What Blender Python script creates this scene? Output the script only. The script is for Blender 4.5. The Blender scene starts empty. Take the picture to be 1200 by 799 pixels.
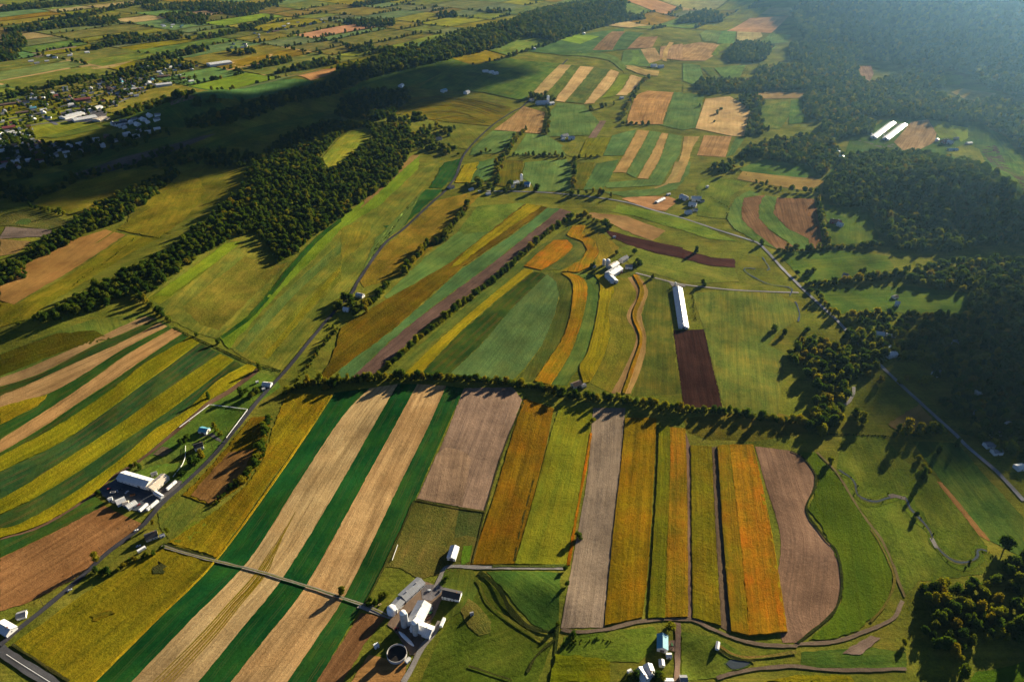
import bpy, bmesh, math, random
import numpy as np
from mathutils import Vector, Matrix, geometry

random.seed(7); rng = np.random.default_rng(7)
S = bpy.context.scene
COL = S.collection
R = math.radians

# ------------------------------------------------------------------ camera model
CAMH, FPX, PITCH = 550.0, 800.0, R(33.0)
SUN_AZ, SUN_EL = 42.0, 14.0
sp, cp = math.sin(PITCH), math.cos(PITCH)


def flat(u, v, z=0.0):
    x = u - 600.0; y = 399.5 - v
    d = (x, FPX * cp + y * sp, -FPX * sp + y * cp)
    t = (z - CAMH) / min(d[2], -12.0)
    return d[0] * t, d[1] * t


# ------------------------------------------------------------------ terrain height
def _w(pts):
    return np.array([flat(*p) for p in pts])


RIDGES = [
    (_w([(545, 712), (556, 728)]), 2.4, 16), (_w([(596, 690), (640, 690), (655, 700)]), 4, 22), (_w([(795, 770), (810, 785)]), -3, 16),  # polyline in metres, height, sigma
    (_w([(70, 372), (170, 330), (300, 245), (390, 180), (450, 150)]), 20, 110),
    (_w([(250, 150), (420, 100), (560, 55), (700, 22), (800, 0)]), 62, 210),
    (_w([(0, 195), (140, 180), (250, 150)]), 30, 160),
    (np.array([(980, 1420), (1180, 1180), (1330, 850)]), 52, 170),
    (np.array([(2500, 1500), (2500, 2600), (2200, 4500), (1900, 7000)]), 330, 720),
    (_w([(560, 95), (640, 62), (760, 45)]), 30, 260),
]


def segdist(px, py, a, b):
    d = b - a; L = d @ d
    t = np.clip(((px - a[0]) * d[0] + (py - a[1]) * d[1]) / L, 0, 1)
    return np.hypot(px - a[0] - t * d[0], py - a[1] - t * d[1])


def hgt(x, y):
    x = np.asarray(x, float); y = np.asarray(y, float)
    z = np.zeros(np.broadcast(x, y).shape)
    for pl, h, s in RIDGES:
        d = np.full(z.shape, 1e9)
        for i in range(len(pl) - 1):
            d = np.minimum(d, segdist(x, y, pl[i], pl[i + 1]))
        z = z + h * np.exp(-(d / s) ** 2)
    z = z + 0.7 * np.sin(x / 57 + y / 90 + 1.2) + 0.6 * np.sin(y / 73 - x / 120 + .4) \
          + 0.25 * np.sin((x + y) / 33 + 2 * np.sin(x / 160)) + 2.2 * np.sin(x / 190 - y / 260 + 2.0)
    return z


def unproj(uv, lift=0.0):
    """pixel list -> Nx3 points where the view rays meet the terrain (raised by lift)."""
    uv = np.asarray(uv, float).reshape(-1, 2)
    x = uv[:, 0] - 600.0; y = 399.5 - uv[:, 1]
    d = np.stack([x, FPX * cp + y * sp, -FPX * sp + y * cp], 1)
    d /= np.hypot(d[:, 0], d[:, 1])[:, None]
    ts = np.geomspace(180, 13000, 420)
    X = d[:, 0:1] * ts; Y = d[:, 1:2] * ts; Z = CAMH + d[:, 2:3] * ts
    below = Z < hgt(X, Y) + lift
    below[:, -1] = True
    k = np.maximum(below.argmax(1), 1)
    lo = ts[k - 1].copy(); hi = ts[k].copy()
    for _ in range(18):
        m = (lo + hi) / 2
        b = CAMH + d[:, 2] * m < hgt(d[:, 0] * m, d[:, 1] * m) + lift
        hi = np.where(b, m, hi); lo = np.where(b, lo, m)
    px, py = d[:, 0] * hi, d[:, 1] * hi
    return np.stack([px, py, hgt(px, py)], 1)


TILES = {'A': (0, 0, .33417), 'B': (400, 0, .33417), 'C': (800, 0, .33417),
         'D': (0, 200, .33417), 'E': (400, 200, .33417), 'F': (800, 200, .33417),
         'G': (0, 400, .33417), 'H': (400, 400, .33417), 'I': (800, 400, .33417),
         'J': (0, 560, .3), 'K': (300, 560, .3), 'L': (580, 560, .3), 'M': (840, 560, .3),
         'N': (420, 640, .199), 'O': (100, 480, .20025), 'P': (640, 260, .1753), 'Q': (700, 190, .16667),
         'U': (700, 690, .1364), 'T': (260, 300, .2252), 'V': (560, 80, .1878), 'W': (960, 120, .16667),
         'Y': (1020, 620, .2242), 'Z': (1020, 440, .2002), 'X': (930, 250, .1877), 'p': (0, 0, 1.0)}


def px(tile, s):
    ox, oy, k = TILES[tile]
    out = []
    for w in s.split():
        if ':' in w:                      # switch tile inside the list
            tile, w = w.split(':'); ox, oy, k = TILES[tile]
        a, b = w.split(',')
        out.append((ox + float(a) * k, oy + float(b) * k))
    return out


# ------------------------------------------------------------------ tagging
def tag(o, label=None, cat=None, group=None, kind=None):
    if label: o['label'] = label
    if cat: o['category'] = cat
    if group: o['group'] = group
    if kind: o['kind'] = kind
    return o


def link(name, me, mats=(), parent=None):
    o = bpy.data.objects.new(name, me)
    COL.objects.link(o)
    if parent is not None: o.parent = parent
    for m in mats:
        me.materials.append(m)
    return o


def empty(name, loc, rz=0.0):
    o = bpy.data.objects.new(name, None); COL.objects.link(o)
    o.location = loc; o.rotation_euler = (0, 0, rz); o.empty_display_size = 1
    return o


# ------------------------------------------------------------------ materials
def newmat(name):
    m = bpy.data.materials.new(name); m.use_nodes = True
    nt = m.node_tree; nt.nodes.clear()
    out = nt.nodes.new('ShaderNodeOutputMaterial')
    b = nt.nodes.new('ShaderNodeBsdfPrincipled')
    b.inputs['Roughness'].default_value = .9
    b.inputs['Specular IOR Level'].default_value = 0.0
    nt.links.new(b.outputs[0], out.inputs[0])
    return m, nt, b, out


class N:
    def __init__(s, nt): s.nt = nt; s.L = nt.links.new

    def __call__(s, typ, **kw):
        n = s.nt.nodes.new('ShaderNode' + typ)
        for k, v in kw.items(): setattr(n, k, v)
        return n

    def put(s, sock, v):
        if hasattr(v, 'is_linked') or isinstance(v, bpy.types.NodeSocket): s.L(v, sock)
        else: sock.default_value = v

    def math(s, op, a, b=0.0, clamp=False):
        n = s('Math', operation=op, use_clamp=clamp)
        s.put(n.inputs[0], a); s.put(n.inputs[1], b); return n.outputs[0]

    def vmath(s, op, a, b):
        n = s('VectorMath', operation=op)
        s.put(n.inputs[0], a); s.put(n.inputs[1], b); return n.outputs[0]

    def noise(s, vec, scale, detail=2.0, rough=.5):
        n = s('TexNoise'); s.L(vec, n.inputs['Vector'])
        n.inputs['Scale'].default_value = scale; n.inputs['Detail'].default_value = detail
        n.inputs['Roughness'].default_value = rough
        return n.outputs[0]

    def rng(s, v, a, b, c=0.0, d=1.0):
        n = s('MapRange'); s.L(v, n.inputs[0])
        for i, q in enumerate((a, b, c, d)): n.inputs[i + 1].default_value = q
        return n.outputs[0]

    def mix(s, f, a, b, mode='MIX'):
        n = s('Mix', data_type='RGBA', blend_type=mode)
        s.put(n.inputs[0], f)
        for sock, v in ((n.inputs[6], a), (n.inputs[7], b)):
            if isinstance(v, tuple): sock.default_value = (*v[:3], 1)
            else: s.L(v, sock)
        return n.outputs[2]


# crop and soil materials:  A, B, C colours; row streak, mottle, patch weight; bump height (m); rows frequency
KIND = {
    'stubble': ((.42, .29, .13), (.20, .13, .056), (.34, .20, .075), .85, .45, .6, .25, 42),
    'bare':    ((.215, .160, .110), (.13, .098, .072), (.30, .22, .145), .5, .5, .7, .25, 40),
    'plough':  ((.046, .021, .016), (.024, .011, .009), (.07, .036, .026), .8, .5, .5, .3, 36),
    'cover':   ((.006, .045, .011), (.011, .072, .015), (.026, .090, .010), .45, .7, .7, .2, 40),
    'hay':     ((.090, .130, .020), (.036, .068, .011), (.180, .170, .022), .45, .85, .85, .3, 34),
    'alf':     ((.100, .160, .040), (.052, .100, .024), (.150, .180, .036), .45, .6, .7, .3, 34),
    'pasture': ((.125, .138, .016), (.050, .064, .009), (.200, .165, .024), .15, 1., .9, .4, 20),
    'corn':    ((.165, .125, .006), (.060, .052, .004), (.225, .105, .006), .7, .95, .75, .6, 30),
    'soy':     ((.270, .215, .008), (.085, .095, .005), (.330, .215, .010), .6, 1.0, .7, .6, 26),
    'rust':    ((.285, .150, .007), (.090, .078, .005), (.430, .105, .006), .8, .95, .7, .6, 30),
    'gold':    ((.47, .315, .125), (.35, .235, .095), (.42, .23, .09), .5, .3, .6, .25, 24),
    'yelgrn':  ((.150, .185, .012), (.095, .145, .012), (.200, .200, .014), .6, .6, .7, .6, 20),
    'scrub':   ((.085, .090, .018), (.045, .060, .014), (.150, .115, .030), .1, 1., .9, .9, 20),
    'dirt':    ((.26, .20, .15), (.18, .135, .10), (.32, .25, .19), .2, .6, .6, .15, 30),
    'gravel':  ((.30, .275, .25), (.22, .20, .185), (.34, .31, .28), .1, .6, .5, .1, 30),
    'asphalt': ((.085, .085, .09), (.065, .065, .07), (.11, .108, .11), .4, .4, .6, .03, 30),
    'tarmac':  ((.055, .065, .08), (.04, .048, .06), (.11, .115, .12), .2, .6, .9, .05, 30),
    'garden':  ((.16, .105, .07), (.10, .07, .05), (.08, .10, .02), .9, .4, .5, .3, 60),
}
MAT = {}


def fieldmat(kind):
    if kind in MAT: return MAT[kind]
    A, B, C, rs, ms, pw, bump, fr = KIND[kind]
    m, nt, b, out = newmat(kind + '_ground'); n = N(nt)
    uv = n('UVMap').outputs[0]
    oi = n('ObjectInfo')
    off = n.math('MULTIPLY', oi.outputs['Random'], 37.0)
    cx = n('CombineXYZ'); n.L(off, cx.inputs[0]); n.L(off, cx.inputs[1])
    base = n.vmath('ADD', uv, cx.outputs[0])
    rowv = n.vmath('MULTIPLY', base, (.9, fr * .62, 1.0))
    bandv = n.vmath('MULTIPLY', base, (1.0, 9.0, 1.0))
    rows = n.rng(n.noise(rowv, 1.0, 2.0, .6), .39, .61)
    bands = n.rng(n.noise(bandv, 1.0, 2.0), .40, .60)
    mott = n.rng(n.noise(base, 27.0, 6.0, .78), .38, .62)
    patch = n.rng(n.noise(base, 2.3, 4.0, .6), .42, .68)
    st = n.math('ADD', n.math('MULTIPLY', rows, rs * .65), n.math('MULTIPLY', mott, ms * .65))
    st = n.math('ADD', st, n.math('MULTIPLY', bands, rs * .45))
    st = n.math('DIVIDE', st, max(.6, rs * .8 + ms * .5), clamp=True)
    col = n.mix(st, B, A)
    pf = n.math('MULTIPLY', n.math('MULTIPLY', patch, n.math('ADD', n.math('MULTIPLY', rows, .5), .5)), pw, clamp=True)
    col = n.mix(pf, col, C)
    tr = n.noise(n.vmath('MULTIPLY', base, (.35, 130.0 if kind in ('stubble', 'bare', 'hay', 'alf', 'cover', 'plough', 'gold') else 60.0, 1.0)), 1.0, 0.0)
    col = n.mix(n.rng(tr, .30, .44, .30, 0.0), col, (A[0] * .45, A[1] * .45, A[2] * .45))
    big = n.rng(n.noise(base, 1.3, 6.0, .66), .32, .68, .58, 1.3)
    fine = n.rng(n.noise(base, 120.0, 2.0, .6), .3, .7, .78, 1.2)
    v = n('CombineXYZ'); bf = n.math('MULTIPLY', big, fine)
    for i in range(3): n.L(bf, v.inputs[i])
    col = n.mix(1.0, col, v.outputs[0], 'MULTIPLY')
    if kind in ('stubble', 'bare', 'hay', 'alf', 'cover', 'plough', 'gold', 'corn', 'soy', 'rust'):
        # paired wheel tracks along the rows
        sep = n('SeparateXYZ'); n.L(base, sep.inputs[0])
        wob = n.math('MULTIPLY', n.noise(base, .9, 1.0), .05)
        ph = n.math('FRACT', n.math('MULTIPLY', n.math('ADD', sep.outputs[1], wob), 8.5))
        a = n.math('LESS_THAN', n.math('ABSOLUTE', n.math('SUBTRACT', ph, .40)), .045)
        b2 = n.math('LESS_THAN', n.math('ABSOLUTE', n.math('SUBTRACT', ph, .60)), .045)
        brk = n.rng(n.noise(base, 4.0, 2.0), .40, .55)
        tk = n.math('MULTIPLY', n.math('MULTIPLY', n.math('ADD', a, b2), brk), .38)
        tc = (A[0] * .5 + .02, A[1] * .5 + .012, A[2] * .5 + .006) if kind != 'cover' else (.05, .06, .02)
        col = n.mix(tk, col, tc)
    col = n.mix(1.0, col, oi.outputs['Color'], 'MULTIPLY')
    n.L(col, b.inputs['Base Color'])
    hb = n.math('ADD', n.math('MULTIPLY', mott, .7), n.math('MULTIPLY', rows, .5 * min(rs, .8)))
    bp = n('Bump'); bp.inputs['Strength'].default_value = .8; bp.inputs['Distance'].default_value = bump
    n.L(hb, bp.inputs['Height']); n.L(bp.outputs[0], b.inputs['Normal'])
    MAT[kind] = m
    return m


def solid(name, c, rough=.7, spec=.3, metal=0.0, var=.25, scale=.35, c2=None):
    if name in MAT: return MAT[name]
    m, nt, b, out = newmat(name); n = N(nt)
    geo = n('NewGeometry')
    f = n.rng(n.noise(geo.outputs['Position'], scale, 4.0, .65), .3, .7)
    c2 = c2 or tuple(q * (1 - var) for q in c)
    n.L(n.mix(f, c2, c), b.inputs['Base Color'])
    b.inputs['Roughness'].default_value = rough; b.inputs['Specular IOR Level'].default_value = spec
    b.inputs['Metallic'].default_value = metal
    MAT[name] = m
    return m


def seammetal(name, c):
    """ribbed sheet roof: seams every 0.9 m across local X"""
    if name in MAT: return MAT[name]
    m, nt, b, out = newmat(name); n = N(nt)
    tc = n('TexCoord')
    sx = n('SeparateXYZ'); n.L(tc.outputs['Object'], sx.inputs[0])
    w = n.math('FRACT', n.math('MULTIPLY', sx.outputs[0], .55))
    line = n.math('GREATER_THAN', w, .86)
    f = n.rng(n.noise(tc.outputs['Object'], .25, 4.0, .65), .3, .7)
    col = n.mix(f, tuple(q * .8 for q in c), c)
    col = n.mix(n.math('MULTIPLY', line, .5), col, tuple(q * .4 for q in c))
    stv = n.vmath('MULTIPLY', tc.outputs['Object'], (.9, .16, .16))
    stain = n.rng(n.noise(stv, 1.0, 5.0, .7), .52, .70, 0.0, .55)
    col = n.mix(stain, col, (c[0] * .45 + .03, c[1] * .40 + .015, c[2] * .36 + .005))
    n.L(col, b.inputs['Base Color'])
    b.inputs['Roughness'].default_value = .5; b.inputs['Specular IOR Level'].default_value = .4
    MAT[name] = m
    return m


def crownmat(name, cols):
    m, nt, b, out = newmat(name); n = N(nt)
    oi = n('ObjectInfo'); tc = n('TexCoord')
    rp = n('ValToRGB'); n.L(oi.outputs['Random'], rp.inputs[0])
    e = rp.color_ramp.elements
    while len(e) < len(cols): e.new(.5)
    for i, c in enumerate(cols):
        e[i].position = i / (len(cols) - 1); e[i].color = (*c, 1)
    f = n.noise(tc.outputs['Object'], 3.0, 3.0, .7)
    col = n.mix(n.rng(f, .35, .7), rp.outputs[0], n.mix(1.0, rp.outputs[0], (1.5, 1.35, .75), 'MULTIPLY'))
    n.L(col, b.inputs['Base Color'])
    b.inputs['Roughness'].default_value = .8
    t = n('BsdfTranslucent'); n.L(n.mix(1.0, col, (2.1, 1.9, .6), 'MULTIPLY'), t.inputs[0])
    mx = n('MixShader'); mx.inputs[0].default_value = .34
    n.L(b.outputs[0], mx.inputs[1]); n.L(t.outputs[0], mx.inputs[2]); n.L(mx.outputs[0], out.inputs[0])
    return m


MAT['leaf'] = crownmat('leaf_green', [(.016, .036, .008), (.022, .046, .008), (.032, .060, .010), (.045, .070, .010), (.065, .080, .010)])
MAT['leafy'] = crownmat('leaf_yellow_lit', [(.06, .080, .010), (.085, .10, .010), (.105, .115, .010), (.115, .105, .010), (.10, .085, .010)])  # yellower, lighter leaf colours, partly standing in for sunlight on the crowns
MAT['bark'] = solid('bark', (.09, .07, .05), .9, .1, scale=2.0)
WHITE = solid('white_paint', (.78, .78, .76), .6, .3, var=.12)
DARKGLASS = solid('dark_glass', (.02, .025, .03), .15, .5)
TYRE = solid('black_rubber', (.02, .02, .02), .8, .2)
CONC = solid('concrete', (.45, .43, .40), .85, .2, var=.3)
STONE = solid('stone_wall', (.30, .27, .23), .85, .2, var=.35)

# ------------------------------------------------------------------ sheets on the ground
COUNT = [0]


def cr(pts, n=6):
    """Catmull-Rom through points"""
    P = np.asarray(pts, float)
    if len(P) < 3: return P
    Q = np.vstack([2 * P[0] - P[1], P, 2 * P[-1] - P[-2]])
    out = []
    for i in range(1, len(Q) - 2):
        a, b, c, d = Q[i - 1], Q[i], Q[i + 1], Q[i + 2]
        for k in range(n):
            t = k / n
            out.append(.5 * ((2 * b) + (c - a) * t + (2 * a - 5 * b + 4 * c - d) * t * t + (3 * b - a - 3 * c + d) * t ** 3))
    out.append(P[-1])
    return np.array(out)


def densify(P, step, jit=0.0, closed=True):
    out = []
    m = len(P)
    for i in range(m if closed else m - 1):
        a = P[i]; b = P[(i + 1) % m]
        L = np.hypot(*(b - a)); k = max(1, int(L / step))
        for j in range(k):
            q = a + (b - a) * (j / k)
            if j and jit: q = q + rng.normal(0, jit, 2)
            out.append(q)
    if not closed: out.append(P[-1])
    return np.array(out)


def inside(P, x, y):
    c = np.zeros(np.shape(x), bool)
    m = len(P)
    j = m - 1
    for i in range(m):
        xi, yi = P[i]; xj, yj = P[j]
        if yi != yj:
            c ^= ((yi > y) != (yj > y)) & (x < (xj - xi) * (y - yi) / (yj - yi) + xi)
        j = i
    return c


def sheet_from_world(name, kind, P, h=0.0, lift=.1, tint=(1, 1, 1), axis=None, label=None, cat='field', group=None, rough=0.0, okind='structure'):
    dist = float(np.hypot(P[:, 0], P[:, 1]).mean())
    step = max(4.0, dist * .008)
    B = densify(P, min(step, 3.5) if dist < 900 else step, (.38 if h < .3 else .6) if dist < 900 else (.10 * step if dist < 1600 else 0))
    x0, y0 = B.min(0); x1, y1 = B.max(0)
    area = (x1 - x0) * (y1 - y0)
    step = max(step, math.sqrt(area / 6000.0))
    gx, gy = np.meshgrid(np.arange(x0, x1, step), np.arange(y0, y1, step))
    gx = gx.ravel() + rng.uniform(-.2, .2, gx.size) * step; gy = gy.ravel() + rng.uniform(-.2, .2, gy.size) * step
    ins = inside(B, gx, gy)
    G = np.stack([gx[ins], gy[ins]], 1)
    if len(G):
        k = np.full(len(G), True)
        for i in range(0, len(G), 500):
            dd = ((G[i:i + 500, None, :] - B[None]) ** 2).sum(2).min(1)
            k[i:i + 500] = dd > (.4 * step) ** 2
        G = G[k]
    c0 = B.mean(0)
    V2 = [Vector((float(a - c0[0]), float(b - c0[1]))) for a, b in np.vstack([B, G])]
    nb = len(B)
    ov, oe, of, *_ = geometry.delaunay_2d_cdt(V2, [(i, (i + 1) % nb) for i in range(nb)], [list(range(nb))], 1, 1e-3)
    vx = np.array([v.x for v in ov]) + c0[0]; vy = np.array([v.y for v in ov]) + c0[1]
    lift = lift + max(0.0, dist - 1000) * 7e-4
    vz = hgt(vx, vy) + lift + h
    if rough: vz = vz + rng.uniform(-rough, rough, len(vz))
    if axis is None:
        # direction of the longest edge run
        E_ = np.roll(P, -1, 0) - P
        a2 = np.arctan2(E_[:, 1], E_[:, 0]) * 2; w = np.hypot(E_[:, 0], E_[:, 1]) ** 1.5
        axis = .5 * math.atan2((w * np.sin(a2)).sum(), (w * np.cos(a2)).sum())
    ca, sa = math.cos(axis), math.sin(axis)
    ux = (vx * ca + vy * sa) * .01; uy = (-vx * sa + vy * ca) * .01
    verts = list(zip(vx, vy, vz)); faces = [tuple(f) for f in of if len(f) >= 3]
    uvs = list(zip(ux, uy))
    # edge walls for standing crops
    if h > .3:
        cnt = {}
        for f in faces:
            for i in range(len(f)):
                a, b = f[i], f[(i + 1) % len(f)]
                if (b, a) in cnt: del cnt[(b, a)]
                else: cnt[(a, b)] = 1
        for (a, b) in cnt:
            i = len(verts)
            for q, dz in ((a, 0), (b, 0), (b, -h - 1.0), (a, -h - 1.0)):
                verts.append((verts[q][0], verts[q][1], verts[q][2] + dz)); uvs.append(uvs[q])
            faces.append((i + 1, i, i + 3, i + 2))
    me = bpy.data.meshes.new(name)
    me.from_pydata([tuple(map(float, v)) for v in verts], [], faces)
    # make sure tops face up
    me.update()
    if len(me.polygons) and me.polygons[0].normal.z < 0: me.flip_normals()
    uvl = me.uv_layers.new(name='UVMap')
    li = np.zeros(len(me.loops), np.int32); me.loops.foreach_get('vertex_index', li)
    uvl.data.foreach_set('uv', np.array(uvs, np.float32)[li].ravel())
    me.polygons.foreach_set('use_smooth', [True] * len(me.polygons))
    o = link(name, me, [fieldmat(kind)])
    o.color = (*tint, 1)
    tag(o, label, cat if label else None, group, okind)
    return o


FNAME = {'stubble': 'stubble_field', 'bare': 'bare_soil_field', 'plough': 'ploughed_field', 'cover': 'cover_crop_field',
         'hay': 'hay_field', 'alf': 'clover_field', 'pasture': 'pasture', 'corn': 'ripening_bean_field', 'soy': 'yellow_bean_field',
         'rust': 'rust_corn_field', 'gold': 'golden_stubble_field', 'yelgrn': 'bright_grass_field', 'scrub': 'rough_paddock',
         'dirt': 'dirt_yard', 'gravel': 'gravel_yard', 'tarmac': 'paved_yard', 'garden': 'garden_plot'}
DEFH = {'corn': 1.2, 'soy': 1.1, 'rust': 2.2}


def fld(kind, tile, s, label=None, h=None, lay=1, tint=(1, 1, 1), name=None, axis=None, smooth=False):
    Q = px(tile, s)
    P = unproj(cr(Q + Q[:1], 5)[:-1] if smooth else Q)[:, :2]
    COUNT[0] += 1
    h = .6 * (DEFH.get(kind, 0.0) if h is None else h)
    t = rng.uniform(.92, 1.08)
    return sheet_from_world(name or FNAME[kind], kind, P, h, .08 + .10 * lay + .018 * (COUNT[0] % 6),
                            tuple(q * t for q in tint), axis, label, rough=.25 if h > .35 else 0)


def rib(kind, tile, left, right, label=None, h=None, lay=1, tint=(1, 1, 1), name=None):
    """curved strip given by its two edges (same sense)"""
    l = cr(px(tile, left)); r = cr(px(tile, right))
    P = np.vstack([l, r[::-1]])
    W = unproj(P)[:, :2]
    nl = len(l)
    L = W[:nl]; Rr = W[nl:][::-1]
    return strip(name or FNAME[kind], kind, L, Rr, .6 * (DEFH.get(kind, 0.0) if h is None else h), lay, tint, label)


def resamp(P, n):
    d = np.concatenate([[0], np.cumsum(np.hypot(*(np.diff(P, axis=0)).T))])
    t = np.linspace(0, d[-1], n)
    return np.stack([np.interp(t, d, P[:, 0]), np.interp(t, d, P[:, 1])], 1), d[-1]


def strip(name, kind, L, Rr, h=0.0, lay=1, tint=(1, 1, 1), label=None, okind='structure', cat='field', jit=.05, lift=None, parent=None, group=None):
    COUNT[0] += 1
    dist = float(np.hypot(*L.mean(0)))
    step = max(4.0, dist * .008)
    le = max(resamp(L, 2)[1], resamp(Rr, 2)[1])
    n = max(3, int(le / step) + 1)
    L, _ = resamp(L, n); Rr, _ = resamp(Rr, n)
    wid = np.hypot(*(L - Rr).T)
    m = max(1, int(wid.max() / step))
    t = np.linspace(0, 1, m + 1)
    lift = (.08 + .10 * lay + .018 * (COUNT[0] % 6)) if lift is None else lift
    lift = lift + max(0.0, dist - 1000) * 7e-4
    X = L[:, None, :] * (1 - t[None, :, None]) + Rr[:, None, :] * t[None, :, None]
    X = X + rng.normal(0, jit * min(step, wid.mean()), X.shape)
    Z = hgt(X[..., 0], X[..., 1]) + lift + h
    if h > .35: Z = Z + rng.uniform(-.25, .25, Z.shape)
    s_ = np.linspace(0, le, n)
    U = np.repeat(s_[:, None], m + 1, 1) * .01; Vv = (t[None, :] * wid[:, None]) * .01
    verts = [(float(X[i, j, 0]), float(X[i, j, 1]), float(Z[i, j])) for i in range(n) for j in range(m + 1)]
    uvs = [(U[i, j], Vv[i, j]) for i in range(n) for j in range(m + 1)]
    w = m + 1
    faces = [(i * w + j, i * w + j + 1, (i + 1) * w + j + 1, (i + 1) * w + j) for i in range(n - 1) for j in range(m)]
    ring = [i * w for i in range(n)] + [(n - 1) * w + j for j in range(1, w)] + [i * w + m for i in range(n - 2, -1, -1)] + [j for j in range(m - 1, 0, -1)]
    up = (L[-1] - L[0]); ac = (Rr[0] - L[0])
    if h > .3:
        for a, b in zip(ring, ring[1:] + ring[:1]):
            i = len(verts)
            for q, dz in ((a, 0), (b, 0), (b, -h - 1.0), (a, -h - 1.0)):
                verts.append((verts[q][0], verts[q][1], verts[q][2] + dz)); uvs.append(uvs[q])
            faces.append((i, i + 1, i + 2, i + 3))
    me = bpy.data.meshes.new(name)
    me.from_pydata(verts, [], faces); me.update()
    if me.polygons[len(faces) // 3 if h <= .3 else 0].normal.z < 0: me.flip_normals()
    uvl = me.uv_layers.new(name='UVMap')
    li = np.zeros(len(me.loops), np.int32); me.loops.foreach_get('vertex_index', li)
    uvl.data.foreach_set('uv', np.array(uvs, np.float32)[li].ravel())
    me.polygons.foreach_set('use_smooth', [True] * len(me.polygons))
    o = link(name, me, [fieldmat(kind)] if isinstance(kind, str) else [kind], parent)
    o.color = (*tint, 1)
    tag(o, label, cat if label else None, group, okind)
    return o


def path(name, kind, tile, s, width, label=None, lay=4, tint=(1, 1, 1), lift=None, cat='road', okind='structure', vary=.06):
    C = unproj(cr(px(tile, s)))[:, :2]
    n = max(4, int(resamp(C, 2)[1] / 4))
    C, _ = resamp(C, n)
    T = np.gradient(C, axis=0); T /= np.hypot(*T.T)[:, None] + 1e-9
    Nn = np.stack([-T[:, 1], T[:, 0]], 1)
    q = np.arange(n) * 4.0
    w1 = width / 2 * (1 + vary * (np.sin(q / 9 + 1) + .7 * np.sin(q / 3.7) + rng.normal(0, .4, n)))
    w2 = width / 2 * (1 + vary * (np.sin(q / 11 + 3) + .7 * np.sin(q / 4.3 + 2) + rng.normal(0, .4, n)))
    return strip(name, kind, C + Nn * w1[:, None], C - Nn * w2[:, None], 0, lay, tint, label, okind, cat, .03, lift)


# ------------------------------------------------------------------ ground and world
def make_ground():
    ys = np.geomspace(230, 15000, 430); ss = np.linspace(-1.35, 1.35, 300)
    X = ss[None, :] * (ys[:, None] + 260); Y = np.repeat(ys[:, None], 300, 1)
    Z = hgt(X, Y)
    v = np.stack([X, Y, Z], 2).reshape(-1, 3)
    i = np.arange(429)[:, None] * 300 + np.arange(299)[None]
    f = np.stack([i, i + 1, i + 301, i + 300], 2).reshape(-1, 4)
    me = bpy.data.meshes.new('ground')
    me.from_pydata(v.tolist(), [], f.tolist())
    uvl = me.uv_layers.new(name='UVMap')
    li = np.zeros(len(me.loops), np.int32); me.loops.foreach_get('vertex_index', li)
    uvl.data.foreach_set('uv', (v[li, :2] * .01).astype(np.float32).ravel())
    me.polygons.foreach_set('use_smooth', [True] * len(me.polygons))
    o = link('ground', me, [fieldmat('pasture')])
    tag(o, kind='structure')


make_ground()
W = bpy.data.worlds.new('World'); S.world = W; W.use_nodes = True
nt = W.node_tree; nt.nodes.clear()
wo = nt.nodes.new('ShaderNodeOutputWorld'); bg = nt.nodes.new('ShaderNodeBackground')
sky = nt.nodes.new('ShaderNodeTexSky'); sky.sky_type = 'NISHITA'; sky.sun_disc = False
sky.sun_elevation = R(SUN_EL); sky.sun_rotation = R(SUN_AZ)
nt.links.new(sky.outputs[0], bg.inputs[0]); nt.links.new(bg.outputs[0], wo.inputs[0])
sky.air_density = .27; sky.dust_density = .15; sky.ozone_density = 1.5
bg.inputs[1].default_value = .05
sl = bpy.data.lights.new('sun', 'SUN'); sl.energy = 5.0; sl.angle = R(.5); sl.color = (1.0, .87, .64)
so = bpy.data.objects.new('sun', sl); COL.objects.link(so)
sd = Vector((math.sin(R(SUN_AZ)) * math.cos(R(SUN_EL)), math.cos(R(SUN_AZ)) * math.cos(R(SUN_EL)), math.sin(R(SUN_EL))))
so.rotation_euler = sd.to_track_quat('Z', 'Y').to_euler(); so.location = (900, 900, 900)
cam = bpy.data.cameras.new('camera'); co = bpy.data.objects.new('camera', cam); COL.objects.link(co)
cam.sensor_width = 36; cam.lens = 24; cam.clip_start = 1; cam.clip_end = 40000
co.location = (0, 0, CAMH); co.rotation_euler = (R(90) - PITCH, 0, 0); S.camera = co
S.view_settings.view_transform = 'Standard'; S.view_settings.look = 'None'
S.view_settings.exposure = 1.88; S.view_settings.gamma = 1.0

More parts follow.
